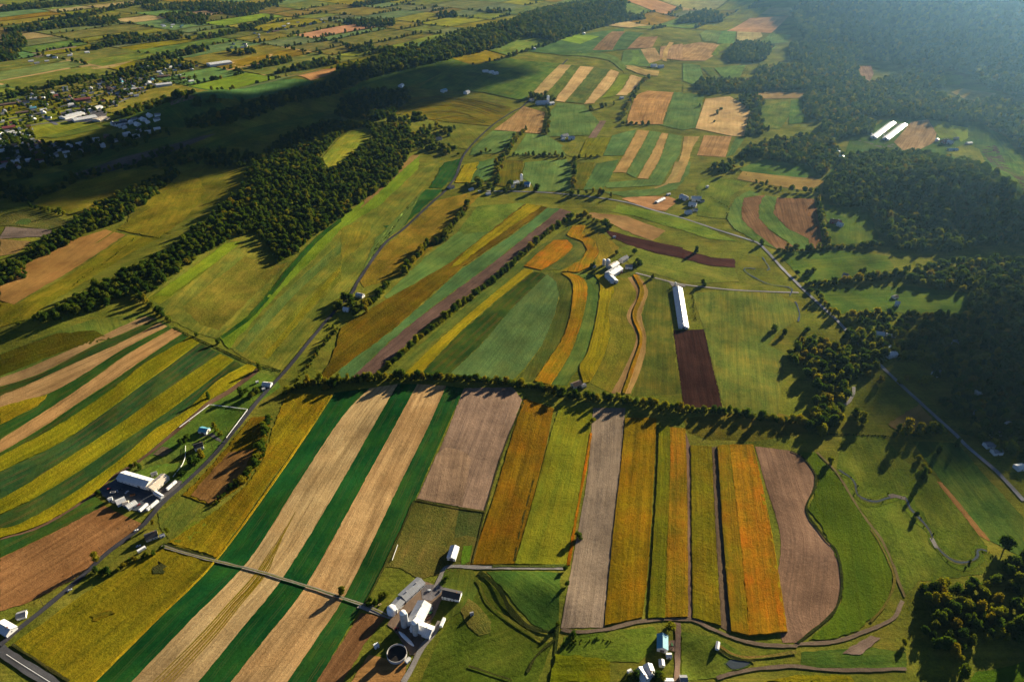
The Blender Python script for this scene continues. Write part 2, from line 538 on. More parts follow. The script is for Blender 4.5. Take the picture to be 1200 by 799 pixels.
# ------------------------------------------------------------------ FIELDS
def far_patchwork():
    az = R(56); ca, sa = math.cos(az), math.sin(az)
    kinds = ['hay', 'alf', 'gold', 'pasture', 'yelgrn', 'alf', 'soy', 'hay', 'alf', 'pasture', 'gold', 'yelgrn', 'hay', 'soy']
    a = -1200.0
    while a < 8200:
        La = rng.uniform(200, 420)
        b = -3200.0
        while b < 5600:
            Lb = rng.uniform(90, 240)
            if rng.random() < .2: Lb *= 1.6
            g = 6.0
            sh = .12 * b
            Q = np.array([(a + g, b + g), (a + La - g, b + g + rng.uniform(-20, 20)), (a + La - g, b + Lb - g + rng.uniform(-25, 25)), (a + g, b + Lb - g)])
            P = np.stack([Q[:, 0] * ca - Q[:, 1] * sa + 300, Q[:, 0] * sa + Q[:, 1] * ca + 300], 1)
            c = P.mean(0); b += Lb
            if c[1] < 1500 or c[1] > 8200: continue
            # picture position of the cell on flat ground
            yy, zz = c[1], -CAMH
            dep = yy * cp - zz * sp; u = 600 + FPX * c[0] / dep; v = 399.5 - FPX * (yy * sp + zz * cp) / dep
            if u < -120 or u > 960: continue
            if v > 108 - .13 * u and u < 700: 
                if v > 150 - .12 * u: continue
            if u >= 700 and (v > 40 or u > 900): continue
            k = kinds[rng.integers(len(kinds))]
            for e in range(2):
                if rng.random() < .5:
                    A_, B_ = P[e], P[e + 1]; nn = int(np.hypot(*(B_ - A_)) / rng.uniform(10, 26))
                    for t in rng.random(nn): FARHEDGE.append(A_ + (B_ - A_) * t + rng.normal(0, 3, 2))
            tw = 1.0
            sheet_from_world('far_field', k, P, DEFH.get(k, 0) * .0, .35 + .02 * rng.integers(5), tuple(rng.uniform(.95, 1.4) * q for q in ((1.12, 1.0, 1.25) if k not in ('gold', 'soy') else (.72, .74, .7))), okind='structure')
        a += La


FARHEDGE = []
far_patchwork()

# ---- far left and centre, traced
fld('gold', 'A', '0,285 210,232 250,242 0,302', 'narrow golden stubble strip lying along the plain at the far left edge')
fld('alf', 'A', '0,302 250,242 330,245 210,275 0,325', 'pale green field below the golden strip at the far left edge')
fld('hay', 'A', '0,240 180,225 200,232 0,283', 'green field above the golden strip at the far left edge')
fld('gold', 'A', '200,225 240,200 380,195 470,215 400,240 330,245', 'light brown field right of the golden strip, before the town', tint=(.75, .8, .8))
fld('bare', 'A', '100,195 150,168 270,165 250,185 130,205', 'oval brown field ringed by trees on the far left plain')
fld('yelgrn', 'A', '370,190 480,160 520,162 560,175 430,205', 'bright yellow-green field beyond the town')
fld('pasture', 'A', '430,205 560,175 610,178 470,215', 'olive field beside the bright yellow-green one beyond the town')
fld('pasture', 'A', '490,145 580,122 680,130 600,150', 'olive field on the far plain above the bright green square')
fld('stubble', 'A', '650,160 760,135 820,145 790,175 690,168', 'dull red-brown field on the far plain', tint=(.6, .5, .55))
fld('cover', 'A', '610,190 640,175 775,180 730,210 640,200', 'vivid green field behind the large white factory roof', tint=(4, 2, 3))
fld('gold', 'A', '750,230 830,190 960,180 1000,160 1080,152 1130,175 1000,208 800,250', 'golden field right of the large white factory roof')
fld('gold', 'A', '960,275 1000,255 1130,233 1190,236 1160,262 1090,285', 'orange-brown field on the sunlit plain above the dark wooded ridge', tint=(.85, .66, .6))
fld('gold', 'A', '880,250 1000,228 1090,222 1060,240 930,268', 'yellow field on the plain left of the orange-brown one', tint=(.9, .95, .7))
fld('yelgrn', 'A', '940,155 1060,100 1197,85 1197,120 1080,150', 'long bright field stretching over the far plain')
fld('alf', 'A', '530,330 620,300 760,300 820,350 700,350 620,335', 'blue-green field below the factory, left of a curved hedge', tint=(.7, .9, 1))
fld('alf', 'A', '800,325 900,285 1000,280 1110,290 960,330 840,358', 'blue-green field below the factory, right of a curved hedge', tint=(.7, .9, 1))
fld('pasture', 'A', '700,290 840,265 960,275 850,310 800,318 740,300', 'olive field above the curved hedge below the factory')
fld('hay', 'A', '540,315 640,295 820,262 700,300 560,345', 'thin green field under the factory')
fld('yelgrn', 'A', '330,395 380,358 470,345 520,360 400,395', 'bright lawn among the roofs of the town', tint=(.8, .8, .8))
fld('hay', 'A', '130,480 200,440 330,435 360,450 200,485', 'small green field on the shaded lower edge of the town')
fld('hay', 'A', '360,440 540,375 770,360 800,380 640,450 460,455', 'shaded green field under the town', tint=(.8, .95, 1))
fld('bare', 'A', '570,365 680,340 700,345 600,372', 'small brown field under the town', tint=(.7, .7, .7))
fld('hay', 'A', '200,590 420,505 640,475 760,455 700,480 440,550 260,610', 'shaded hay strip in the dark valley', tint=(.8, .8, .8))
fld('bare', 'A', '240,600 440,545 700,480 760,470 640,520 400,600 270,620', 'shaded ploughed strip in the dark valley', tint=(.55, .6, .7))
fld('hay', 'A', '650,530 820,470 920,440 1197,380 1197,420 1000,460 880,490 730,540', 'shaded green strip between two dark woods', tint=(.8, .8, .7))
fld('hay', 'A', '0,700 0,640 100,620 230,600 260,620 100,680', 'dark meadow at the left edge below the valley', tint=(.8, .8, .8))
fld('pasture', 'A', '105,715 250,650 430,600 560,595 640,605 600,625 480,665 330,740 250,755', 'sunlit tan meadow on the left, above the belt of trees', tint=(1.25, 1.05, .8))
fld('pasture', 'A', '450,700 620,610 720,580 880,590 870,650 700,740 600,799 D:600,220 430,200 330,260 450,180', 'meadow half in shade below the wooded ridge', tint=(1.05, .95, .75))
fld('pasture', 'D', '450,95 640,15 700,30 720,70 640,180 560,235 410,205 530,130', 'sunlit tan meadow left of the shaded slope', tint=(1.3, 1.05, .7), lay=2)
fld('scrub', 'D', '0,195 0,160 100,135 250,180 200,210 60,195', 'green paddock round a small pond at the left edge')
fld('bare', 'D', '0,232 20,198 200,207 150,232 0,240', 'grey ploughed strip at the left edge below the pond', tint=(.75, .75, .85))
fld('gold', 'D', '0,300 0,240 110,250 60,290', 'tan patch at the left edge under the grey strip', tint=(.5, .48, .4))
fld('gold', 'D', '0,400 90,330 240,250 370,207 440,225 330,300 200,380 50,470 0,455', 'brown meadow on the slope left of the dark ridge', tint=(.62, .5, .35))
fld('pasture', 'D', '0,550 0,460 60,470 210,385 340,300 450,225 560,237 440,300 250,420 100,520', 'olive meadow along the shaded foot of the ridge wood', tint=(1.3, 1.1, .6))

# ---- hill fields beyond, shaded
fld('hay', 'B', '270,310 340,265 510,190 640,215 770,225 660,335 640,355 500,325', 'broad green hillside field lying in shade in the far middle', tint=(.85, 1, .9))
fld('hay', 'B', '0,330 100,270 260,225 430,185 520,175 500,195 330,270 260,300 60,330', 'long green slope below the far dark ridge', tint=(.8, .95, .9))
fld('corn', 'B', '190,400 230,345 340,338 480,350 600,378 560,420 520,442 350,425 240,410', 'hillside field with curving contour rows', tint=(.8, .95, 1.2), h=0)
fld('pasture', 'B', '250,470 330,430 520,445 500,470 440,525 300,500', 'rough pasture round a small house below the contour rows')
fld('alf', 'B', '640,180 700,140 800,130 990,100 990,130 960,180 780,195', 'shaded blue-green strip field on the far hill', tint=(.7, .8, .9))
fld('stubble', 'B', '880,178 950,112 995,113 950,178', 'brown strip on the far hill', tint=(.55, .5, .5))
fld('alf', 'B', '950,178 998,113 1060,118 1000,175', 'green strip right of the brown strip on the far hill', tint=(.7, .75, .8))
fld('stubble', 'B', '1000,173 1030,132 1110,130 1090,170', 'pink-brown square on the far hill', tint=(.8, .7, .65))
fld('alf', 'B', '990,180 1090,172 1110,200 1080,235 980,230', 'pale green block on the far hill', tint=(1, 1, 1))
fld('gold', 'B', '1050,175 1100,170 1125,210 1080,225', 'small tan block on the far hill', tint=(.8, .8, .8))
fld('stubble', 'B', '1115,205 1120,165 1197,155 1197,215', 'brown patch between curved hedges on the far hill', tint=(.9, .8, .8))
fld('stubble', 'C', '0,215 0,160 60,150 110,155 150,165 80,215', 'pink-brown rise on the far hill', tint=(.88, .78, .66))
fld('alf', 'C', '60,120 100,95 140,95 120,150 70,145', 'pale strip on the far hill, first of three', tint=(1.3, 1.1, 1))
fld('alf', 'C', '120,155 142,95 190,100 180,155', 'pale green strip on the far hill, second of three', tint=(1.1, 1.2, 1))
fld('gold', 'C', '188,150 192,100 265,95 280,130 250,145', 'pale yellow strip on the far hill, third of three', tint=(.8, .95, .8))
fld('alf', 'C', '270,150 310,120 380,125 370,150 320,155', 'pale clearing at the edge of the far woods', tint=(1.3, 1.2, 1))
fld('alf', 'C', '0,285 0,225 60,230 75,280 40,300', 'green field under the far pink-brown rise')
fld('hay', 'C', '65,238 110,280 130,278 100,238', 'narrow green strip before the far woods')
fld('alf', 'C', '110,240 220,230 200,275 140,275', 'green block before the far woods', tint=(1.1, 1.1, .8))
fld('pasture', 'C', '0,330 0,300 60,310 75,325', 'pale pasture below the far woods')
fld('gold', 'C', '240,335 300,322 430,328 410,345 290,348', 'small tan clearing between far woods', tint=(.6, .6, .55))
fld('hay', 'C', '260,380 370,355 380,400 340,455 290,450', 'green clearing with a cross hedge between far woods')
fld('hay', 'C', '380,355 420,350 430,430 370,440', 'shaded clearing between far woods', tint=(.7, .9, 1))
fld('stubble', 'C', '615,235 660,232 670,260 655,290 620,260', 'brown patch in a gap of the far woods', tint=(.75, .6, .6))
fld('yelgrn', 'C', '915,255 985,270 970,300 920,300', 'bright grass clearing in the far woods', tint=(.8, .8, .8))
fld('gold', 'C', '940,325 980,312 1100,330 1060,360 1000,355', 'pale yellow clearing in the far woods on the right', tint=(.7, .8, .5))
fld('stubble', 'C', '740,500 800,430 860,420 890,470 885,500 820,530 770,528', 'brown bank beside the two long white sheds', tint=(.75, .7, .7))
fld('yelgrn', 'C', '862,420 930,430 970,485 900,485', 'green bank right of the brown bank and the white sheds', tint=(.75, .75, .8))
fld('yelgrn', 'C', '940,440 1000,450 1010,480 975,500', 'bright green patch right of the small far farm')
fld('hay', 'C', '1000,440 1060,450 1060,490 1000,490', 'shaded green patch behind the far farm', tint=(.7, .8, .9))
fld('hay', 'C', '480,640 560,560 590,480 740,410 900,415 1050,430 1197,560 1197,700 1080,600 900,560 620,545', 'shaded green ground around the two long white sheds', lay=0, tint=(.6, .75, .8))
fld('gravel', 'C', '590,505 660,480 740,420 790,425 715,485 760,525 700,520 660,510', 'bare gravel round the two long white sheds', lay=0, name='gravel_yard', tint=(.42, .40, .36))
fld('pasture', 'C', '920,535 990,505 1040,525 1075,580 1000,570', 'pale pasture below the far farm')
fld('plough', 'C', '1040,520 1100,510 1197,620 1197,690 1090,580', 'dark ploughed field at the right edge above the woods', tint=(1.3, 1.6, 1.7))
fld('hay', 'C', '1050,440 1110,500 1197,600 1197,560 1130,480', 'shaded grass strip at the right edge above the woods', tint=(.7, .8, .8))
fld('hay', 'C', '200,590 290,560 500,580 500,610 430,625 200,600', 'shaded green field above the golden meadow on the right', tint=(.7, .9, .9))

for k, (l, r_, kd, tn, lb) in enumerate((
    ('760,195 860,200 940,215 985,250', '770,180 870,184 955,198 1003,238', 'alf', (1.1, 1.0, .8), 'upper curved pale strip on the far hill'),
    ('985,235 1020,250 1060,265 1110,268', '1000,222 1035,236 1070,246 1115,250', 'gold', (.7, .75, .6), 'curved tan strip on the far hill'),
    ('1010,225 1022,200 1015,180', '1040,228 1048,205 1040,178', 'alf', (1.2, 1.2, .9), 'short pale strip on the far hill'),
    ('1125,215 1130,180 1150,150', '1140,218 1146,182 1165,152', 'gold', (.9, .9, .7), 'short golden strip on the far hill'))):
    rib(kd, 'B', l, r_, lb, lay=2, tint=tn)
rib('yelgrn', 'C', '100,195 130,160 190,150', '118,200 146,170 200,160', 'thin bright strip beside the far pink-brown rise', lay=2, tint=(.9, .9, .9))
fld('alf', 'C', '150,165 250,160 330,165 310,180 180,185', 'pale meadow between far groves', tint=(1.2, 1.2, 1))
fld('gold', 'C', '380,30 400,60 330,55 260,50 300,30', 'golden patch on the far skyline', tint=(1, 1.05, .9))
fld('yelgrn', 'C', '60,60 190,55 200,80 80,95', 'bright patch on the far skyline', tint=(1.0, 1.0, 1))
fld('gold', 'C', '0,20 40,10 60,35 0,55', 'pale golden patch on the far skyline at the left', tint=(1, 1, .9))
# ---- middle distance, striped block and clover squares
rib('gold', 'B', '665,337 705,290 762,228', '710,336 755,290 805,230', 'first golden strip from the left in the far striped block', tint=(.8, .85, .8))
rib('hay', 'B', '712,336 757,290 806,230', '745,352 790,295 835,234', 'first green strip from the left in the far striped block')
rib('gold', 'B', '746,355 792,296 837,234', '784,360 835,300 886,237', 'second golden strip from the left in the far striped block')
rib('hay', 'B', '786,360 837,300 888,238', '850,364 895,305 942,244', 'wide green strip in the middle of the far striped block', tint=(.95, .9, 1.2))
rib('gold', 'B', '852,366 897,306 945,245', '885,364 940,310 975,255', 'third golden strip from the left in the far striped block')
rib('yelgrn', 'B', '912,346 945,310 980,262', '958,340 985,310 1012,263', 'yellow-green strip in the far striped block')
rib('gold', 'B', '962,336 990,308 1015,264', '1000,336 1030,310 1055,275', 'golden strip at the right end of the far striped block')
fld('stubble', 'B', '535,457 640,374 715,395 700,470 620,464', 'pink-brown stubble field below the white farm with a silo', tint=(.88, .78, .66))
fld('alf', 'B', '735,392 760,362 850,370 905,430 870,475 720,480', 'pale green field under the far striped block')
fld('alf', 'B', '450,545 460,520 530,460 615,463 590,500 555,537', 'green square beside the road, left of the tree row')
fld('alf', 'B', '600,545 650,470 720,475 790,520 785,545 680,545', 'green square right of the tree row in the middle distance')
fld('corn', 'B', '535,652 555,562 640,566 620,656', 'dark olive square left of the blue-roofed barn', h=1.0, tint=(.7, .9, 1.3))
fld('alf', 'B', '632,620 645,570 790,560 812,600 800,670 690,672 660,640', 'pale green square behind the blue-roofed barn')
fld('soy', 'B', '398,642 428,580 482,568 450,642', 'yellow patch left of the road in the middle distance')
fld('alf', 'B', '452,642 485,568 540,555 530,620 500,640', 'shaded green patch right of the yellow one', tint=(.8, .9, .9))
fld('soy', 'B', '830,555 860,486 945,485 912,550', 'yellow-olive square near the middle farm', tint=(.6, .75, .8))
fld('alf', 'B', '918,548 950,476 1035,455 990,545', 'blue-green field right of the yellow-olive square', tint=(.85, .95, 1.1))
fld('corn', 'B', '812,668 825,572 890,570 848,665', 'dark olive strip below the yellow-olive square', tint=(.6, .85, 1.2), h=.8)
fld('alf', 'B', '850,668 895,575 972,560 945,625 915,665', 'green field striped by long tree shadows', tint=(.75, .85, .9))
fld('bare', 'B', '865,486 905,425 930,425 892,486', 'narrow grey-brown strip in the middle distance', tint=(.9, .8, .8))
fld('pasture', 'B', '770,520 830,480 860,485 820,555 790,545', 'rough pasture below the middle farm')
rib('stubble', 'B', '1000,437 1012,390 1035,338 1075,320', '1125,437 1140,390 1155,350 1165,325', 'red-brown stubble block beside the tree row', tint=(.95, .76, .56))
fld('alf', 'B', '1130,437 1167,325 C:5,326 75,336 45,450 0,458 -80,440', 'pale green block between red-brown and golden fields')
fld('gold', 'C', '45,452 80,348 165,340 237,380 215,480 170,478', 'bright golden field with a tree clump in its middle')
fld('stubble', 'C', '50,546 75,476 172,480 150,552', 'pink-brown block below the bright golden field', tint=(.88, .74, .62))
fld('alf', 'C', '152,552 188,482 215,490 180,542', 'small green strip right of the pink-brown block')
# contour strips under the golden block
rib('gold', 'B', '955,605 990,545 1040,457', '998,607 1040,535 1080,460', 'first golden contour strip from the left on the round hill', tint=(.8, .75, .6))
rib('alf', 'B', '1000,609 1042,535 1083,461', '1035,625 1080,550 1122,466', 'first green contour strip from the left on the round hill')
rib('gold', 'B', '1037,627 1082,550 1124,467', '1075,628 1115,560 1146,470', 'second golden contour strip from the left on the round hill', tint=(.75, .72, .6))
fld('alf', 'B', '1078,630 1118,560 1150,470 C:-2,478 -10,540 B:1150,600 1120,650 930,660 922,642 1035,632', 'long green contour strip bending round the hill')
rib('gold', 'C', '-50,645 -25,590 -5,540 5,480', '-10,640 15,580 35,520 60,480', 'third golden contour strip from the left on the round hill', tint=(.75, .75, .6))
fld('alf', 'Q', '35,210 180,208 380,190 480,160 560,100 610,0 655,0 640,90 560,190 430,235 200,250', 'green outer contour strip bending above the pink stubble')
fld('gold', 'Q', '395,185 470,155 520,80 545,0 605,0 560,100 490,160 410,190', 'golden outer contour strip above the white farm', tint=(.7, .75, .6), lay=2)
fld('stubble', 'Q', '170,260 240,245 480,240 550,262 540,300 480,345 380,335', 'pink stubble field beside the white farm by the road', tint=(.85, .65, .6))
fld('pasture', 'Q', '700,170 800,110 980,130 1060,150 940,240 910,400 700,380', 'rough pasture right of the white farm', tint=(.9, 1.1, 1))
fld('pasture', 'Q', '150,300 430,350 700,430 900,520 1000,560 780,540 490,450 300,390 100,350', 'brook pasture below the road', tint=(.9, 1.2, 1))

# ---- between woods and farms
fld('hay', 'D', '500,455 640,355 740,285 830,235 960,250 970,330 1030,305 860,490 760,590 690,570 610,530', 'mottled grey-green hay field between ridge wood and bright grass strip', tint=(1.3, 1.05, 1))
fld('yelgrn', 'D', '540,440 640,365 790,255 850,250 760,320 600,440', 'bright grass strip under the ridge wood', lay=2, tint=(.85, .9, .8))
fld('yelgrn', 'D', '770,585 880,500 1020,330 1110,235 E:0,165 100,90 200,0 B:240,560 275,543 E:270,-5 140,118 0,205 D:1110,300 975,432 880,535 805,625', 'long vivid grass strip running uphill', lay=2, tint=(.85, 1.0, 1))
rib('cover', 'D', '772,583 880,498 1020,328 1110,233 1197,165', '782,590 895,505 1035,338 1125,240 1197,180', 'dark grass margin along the vivid strip', lay=3, tint=(2, 1.1, .8))
fld('hay', 'D', '800,620 960,420 1100,290 E:0,195 130,110 250,10 B:350,555 E:290,60 160,190 130,240 60,390 0,440 D:1197,440 1150,520 1085,580 985,700 880,670', 'large mottled hay field left of the country road', tint=(1.35, 1.1, 1))
fld('pasture', 'D', '640,480 860,300 975,332 1012,322 870,455 770,560 700,540', 'brownish part of the mottled hay field', lay=2, tint=(1.15, .98, 1.0))
rib('yelgrn', 'D', '520,448 640,365 760,275', '560,470 680,385 800,290', 'yellowish band under the ridge wood', lay=2, tint=(.8, .72, .8))
rib('hay', 'D', '825,622 985,440 1197,250', '850,640 1020,450 1197,285', 'greyish band right of the vivid grass strip', lay=2, tint=(1.0, 1.05, 1.3))
rib('pasture', 'D', '870,655 1040,480 1197,330', '905,675 1080,500 1197,385', 'olive band in the large hay field', lay=2, tint=(1.1, 1.1, .9))
rib('alf', 'E', '120,240 210,150 290,65', '60,385 140,262 220,195', 'pale band beside the road in the large hay field', lay=2, tint=(.95, .88, .7))
fld('soy', 'D', '920,655 1000,560 1100,440 1190,340 1197,355 1110,460 1010,580 940,660', 'thin yellow weed streak across the large hay field', lay=2, h=.3, tint=(.7, .8, 1.2))
fld('hay', 'E', '0,200 60,180 105,185 100,230 0,330', 'yellowish grass patch in the large hay field', lay=2, tint=(1.8, 1.25, .9))
fld('cover', 'B', '308,660 360,572 420,556 400,622 352,662', 'vivid dark green patch beside the road, upper part', tint=(2, 1.1, 1), lay=2)
fld('cover', 'B', '295,666 357,666 215,797 E:170,205 145,195 B:170,790', 'vivid dark green patch beside the road, lower part', tint=(2, 1.1, 1), lay=2)
fld('gold', 'B', '60,740 90,690 160,625 250,545 275,545 150,660', 'narrow tan bank beside the vivid grass strip', tint=(.5, .48, .35), lay=2)
fld('pasture', 'E', '65,388 135,280 225,205 335,105 470,75 490,85 440,135 350,245 215,362 80,410', 'orange-brown rough meadow right of the country road', tint=(1.45, .98, .8))
fld('pasture', 'E', '410,210 480,125 640,113 640,122 520,213 430,225', 'grey-green pasture above the clover field', tint=(.9, 1.2, 1.3))
fld('alf', 'E', '310,290 410,215 520,215 375,328 160,450 150,440 200,395', 'clover field beside the orange-brown meadow', tint=(1, 1.05, .95))
fld('corn', 'E', '640,120 722,130 600,222 420,342 200,540 0,690 -55,740 T:500,640 560,560 E:0,550 160,452 380,325 520,216', 'broad olive bean field with rusty patches', tint=(.75, .72, .9))
fld('soy', 'E', '650,118 705,124 520,250 415,332 380,345 440,280 560,190', 'yellow centre of the broad olive bean field', lay=3, h=1.4, tint=(.85, .85, .7))
fld('alf', 'E', '724,130 768,133 560,300 330,470 180,590 30,732 -20,730 0,692 200,545 420,347 602,225', 'clover strip beside the dark ploughed strip', tint=(.75, .9, 1.1))
fld('bare', 'E', '768,133 808,145 740,212 600,312 440,442 300,542 150,682 100,725 30,732 180,592 330,472 560,302', 'long dark ploughed strip beside the row of round trees', tint=(.52, .42, .46))
fld('hay', 'E', '800,195 770,215 640,335 640,345 500,460 350,575 210,715 170,712 300,590 450,460 560,375 680,275', 'green grass strip under the row of round trees', tint=(.95, .95, 1))
rib('soy', 'E', '640,345 500,460 350,590 218,718', '674,351 560,440 420,562 272,716', 'straight yellow bean strip left of the dark green triangle')
fld('cover', 'E', '676,354 724,364 600,480 480,620 382,712 275,716 420,565 560,445', 'dark green flank of the grey-green triangle', tint=(3.2, 1.0, .8), lay=1)
fld('alf', 'E', '722,364 752,388 762,440 750,500 705,610 645,690 600,736 380,714 480,622 600,482', 'grey-green triangular field with fine rows', tint=(.82, .84, 1.0), lay=2)
fld('hay', 'E', '700,355 772,360 810,398 805,500 765,610 670,738 605,738 650,690 706,612 752,500 764,440 753,388', 'dark green curved band right of the triangle', tint=(.8, .72, .8))
rib('rust', 'E', '772,361 810,395 806,490 780,580 730,660 675,738', '800,359 850,382 862,425 842,530 802,640 735,752', 'curved rusty yellow crop strip, left of two below the hilltop farm', tint=(.95, 1.1, 1), h=1.6)
rib('hay', 'E', '802,359 852,382 864,425 844,530 804,640 737,752', '888,366 907,410 892,525 860,640 826,700 790,752', 'smooth green curved band between two yellow crop strips', tint=(.85, .98, 1.2))
rib('soy', 'E', '888,366 907,410 892,525 862,640 835,690 850,745', '922,366 957,412 936,480 941,580 912,670 872,742', 'curved yellow crop strip, right of two below the hilltop farm', tint=(.85, .85, .8), h=1.6)
rib('pasture', 'E', '925,372 959,412 938,480 943,580 914,670 874,745', '1008,378 1035,440 1000,510 1033,580 1000,680 946,780', 'yellowish grass band below the hilltop farm', tint=(1.15, 1.0, .8))
rib('stubble', 'E', '1004,375 1035,435 1000,510 1034,580 1000,680 946,780', '1022,372 1047,430 1016,510 1042,585 1010,690 980,782', 'narrow striped tan band curving below the hilltop farm', tint=(.75, .68, .6), lay=2)
rib('rust', 'E', '1022,367 1047,425 1020,510 1046,590 1012,700 984,782', '1036,367 1062,425 1034,510 1056,590 1025,700 994,782', 'thin crooked standing corn strip below the hilltop farm', tint=(.8, .95, 1), lay=1, h=2.4)
rib('stubble', 'E', '1036,367 1062,425 1034,510 1056,590 1025,700 994,782', '1045,367 1075,425 1052,505 1070,590 1052,690 1015,782', 'narrow tan band right of the crooked corn strip', tint=(.75, .68, .5))
fld('hay', 'E', '1060,372 1165,392 1160,540 1165,620 1197,780 1018,790 1054,690 1072,590 1054,505 1077,425', 'mottled green field left of the long white shed', tint=(1.0, .82, .8))
rib('rust', 'E', '640,336 690,290 745,245', '700,350 770,308 810,268 790,245', 'drop-shaped rusty crop patch above the straight yellow strip', tint=(1, .9, 1), h=1.2)
fld('hay', 'E', '805,193 790,232 835,250 856,265 858,300 770,348 692,350 772,310 813,270 792,242 747,243 642,332 640,330 700,265', 'smooth green band round the rusty drop-shaped patch', tint=(.9, .8, 1))
fld('rust', 'E', '812,194 856,193 842,222 892,250 902,290 872,340 832,357 772,356 842,312 862,280 848,252 790,226', 'curved rusty corn band left of the hilltop farm', tint=(.85, 1.0, 1), h=1.8)
fld('pasture', 'E', '858,197 930,230 975,270 968,292 940,310 905,335 875,345 904,292 894,250 846,222', 'yellow-grey arc of grass left of the hilltop farm', tint=(1.5, 1.1, .9))
fld('plough', 'E', '920,205 1000,228 1100,250 1197,270 F:0,275 100,305 180,310 185,340 90,332 0,308 E:1197,308 1100,288 1010,262 950,235', 'dark ploughed wedge behind the hilltop farm', tint=(1.2, 1, 1))
fld('gold', 'E', '872,148 1000,160 1137,212 1092,246 1020,222 950,188 862,160', 'tan stubble field behind the dark ploughed wedge', tint=(.68, .6, .55))
fld('pasture', 'E', '1010,262 1100,292 F:0,312 90,336 180,343 200,390 0,395 E:1100,360 1040,350 960,280', 'grass slope behind the lane to the long white shed', tint=(1.05, 1.15, 1.2))
fld('plough', 'p', '789,387 825,386 835,430 847,479 801,476', 'dark red-brown ploughed plot below the long white shed', lay=2, tint=(.85, .8, .8))
fld('hay', 'F', '30,430 150,420 330,430 400,470 410,520 340,560 300,610 360,640 350,700 345,797 I:345,180 335,255 240,262 160,250 F:135,797 85,600 75,555', 'large mottled pasture right of the long white shed', tint=(1.25, 1.08, 1.2))
# contour fields right of the road
fld('alf', 'F', '165,130 190,95 235,70 270,85 215,95 205,130 210,175 260,222 330,275 250,245 180,205 153,170', 'pale green outer arc of the small contour field', tint=(1, 1, .85))
fld('stubble', 'F', '215,97 290,86 266,122 265,167 300,207 405,278 332,276 256,220 206,170 206,130', 'red-brown arc of the small contour field', tint=(.48, .38, .38), lay=2)
fld('alf', 'F', '270,112 290,88 330,93 317,150 362,200 442,240 446,276 406,276 302,206 266,165', 'pale green inner arc of the small contour field', tint=(1, 1, .85), lay=2)
fld('stubble', 'F', '332,95 460,100 478,180 492,272 446,275 442,240 363,200 318,150', 'red-brown inner part of the small contour field', tint=(.46, .36, .36), lay=2)
fld('gold', 'F', '190,30 215,-5 300,5 440,20 500,40 440,72 330,55 250,42', 'golden meadow in front of the dark woods on the right', tint=(.55, .55, .35))
fld('hay', 'F', '325,285 430,282 590,280 720,300 745,350 600,372 430,395 378,335', 'green field crossed by long shadows, right of the main road', tint=(.9, 1, .9))
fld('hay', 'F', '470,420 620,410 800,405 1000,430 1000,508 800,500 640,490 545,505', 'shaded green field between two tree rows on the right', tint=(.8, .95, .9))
fld('hay', 'F', '500,120 650,130 690,240 560,262 512,258', 'small grass field with a white house, by the right woods', tint=(.9, 1, .9))
fld('pasture', 'I', '340,250 430,285 440,320 250,350 90,345 20,320 0,270 140,255', 'dim brown strip under the hedgerow', tint=(.85, .7, .7), lay=0)

# ---- lower left strips
fld('hay', 'D', '0,797 0,640 130,590 330,520 520,500 600,545 690,595 900,685 985,702 960,745 G:930,150 860,200 740,340 560,440 420,470 200,560 0,650', 'green base of the left strip fields', lay=0, tint=(.9, .9, .9))
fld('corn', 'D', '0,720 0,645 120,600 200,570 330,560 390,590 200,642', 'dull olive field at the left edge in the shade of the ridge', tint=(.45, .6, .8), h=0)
rib('stubble', 'D', '0,727 100,692 200,648 330,592 440,540 510,510', '0,757 90,730 170,698 330,612 420,575 545,520', 'first tan strip from the top at the left edge', tint=(.75, .70, .68))
rib('cover', 'D', '0,759 90,732 170,700 330,614 420,577 545,522', '0,795 130,740 250,680 430,600 555,535', 'first dark green strip from the top at the left edge', tint=(2.5, .85, .8))
rib('stubble', 'D', '0,790 130,736 250,680 430,600 560,533', '0,830 160,785 300,710 430,627 588,546', 'second tan strip from the top at the left edge', tint=(.85, .76, .70))
fld('soy', 'G', '0,232 90,205 165,188 130,228 60,262 0,292', 'small yellow wedge at the left edge between tan strips', h=.6, tint=(.8, .75, .8))
rib('cover', 'G', '0,292 60,262 130,228 165,187 300,110 420,35 590,-53', '0,342 120,268 230,198 340,120 440,48 600,-44', 'second dark green strip from the top at the left edge', tint=(2.2, 1.0, .8))
rib('stubble', 'G', '0,344 120,270 230,198 340,122 440,50 602,-44', '0,390 150,300 300,199 400,135 500,65 640,-28', 'third tan strip from the top at the left edge', tint=(.95, .80, .68))
rib('cover', 'G', '0,392 150,302 300,201 400,137 500,67 642,-26', '0,405 180,310 330,213 430,140 520,70 660,-12', 'thin dark green strip under the third tan strip', tint=(2.5, 1.0, .8))
rib('soy', 'G', '0,405 180,310 330,213 430,140 520,70 640,0 665,-16', '0,457 60,428 220,350 400,225 500,150 600,80 697,5', 'upper of three long yellow bean strips on the left', tint=(.72, .82, .8))
rib('cover', 'G', '0,459 60,430 220,352 400,227 500,152 600,82 699,7', '0,555 80,510 230,415 420,290 510,225 600,160 772,43', 'broad green strip between the upper two yellow bean strips', tint=(3.2, 1.15, 1.4))
rib('soy', 'G', '0,555 80,510 230,415 420,290 510,225 600,160 772,44', '0,607 100,560 260,465 400,370 560,265 700,162 820,66', 'middle of three long yellow bean strips on the left', tint=(.72, .82, .8))
rib('cover', 'G', '0,609 100,562 260,467 400,372 560,267 700,164 822,68', '0,656 60,645 200,570 330,482 440,400 540,312 650,246 760,142 850,85', 'green strip between the lower two yellow bean strips', tint=(3.2, 1.1, 1.2))
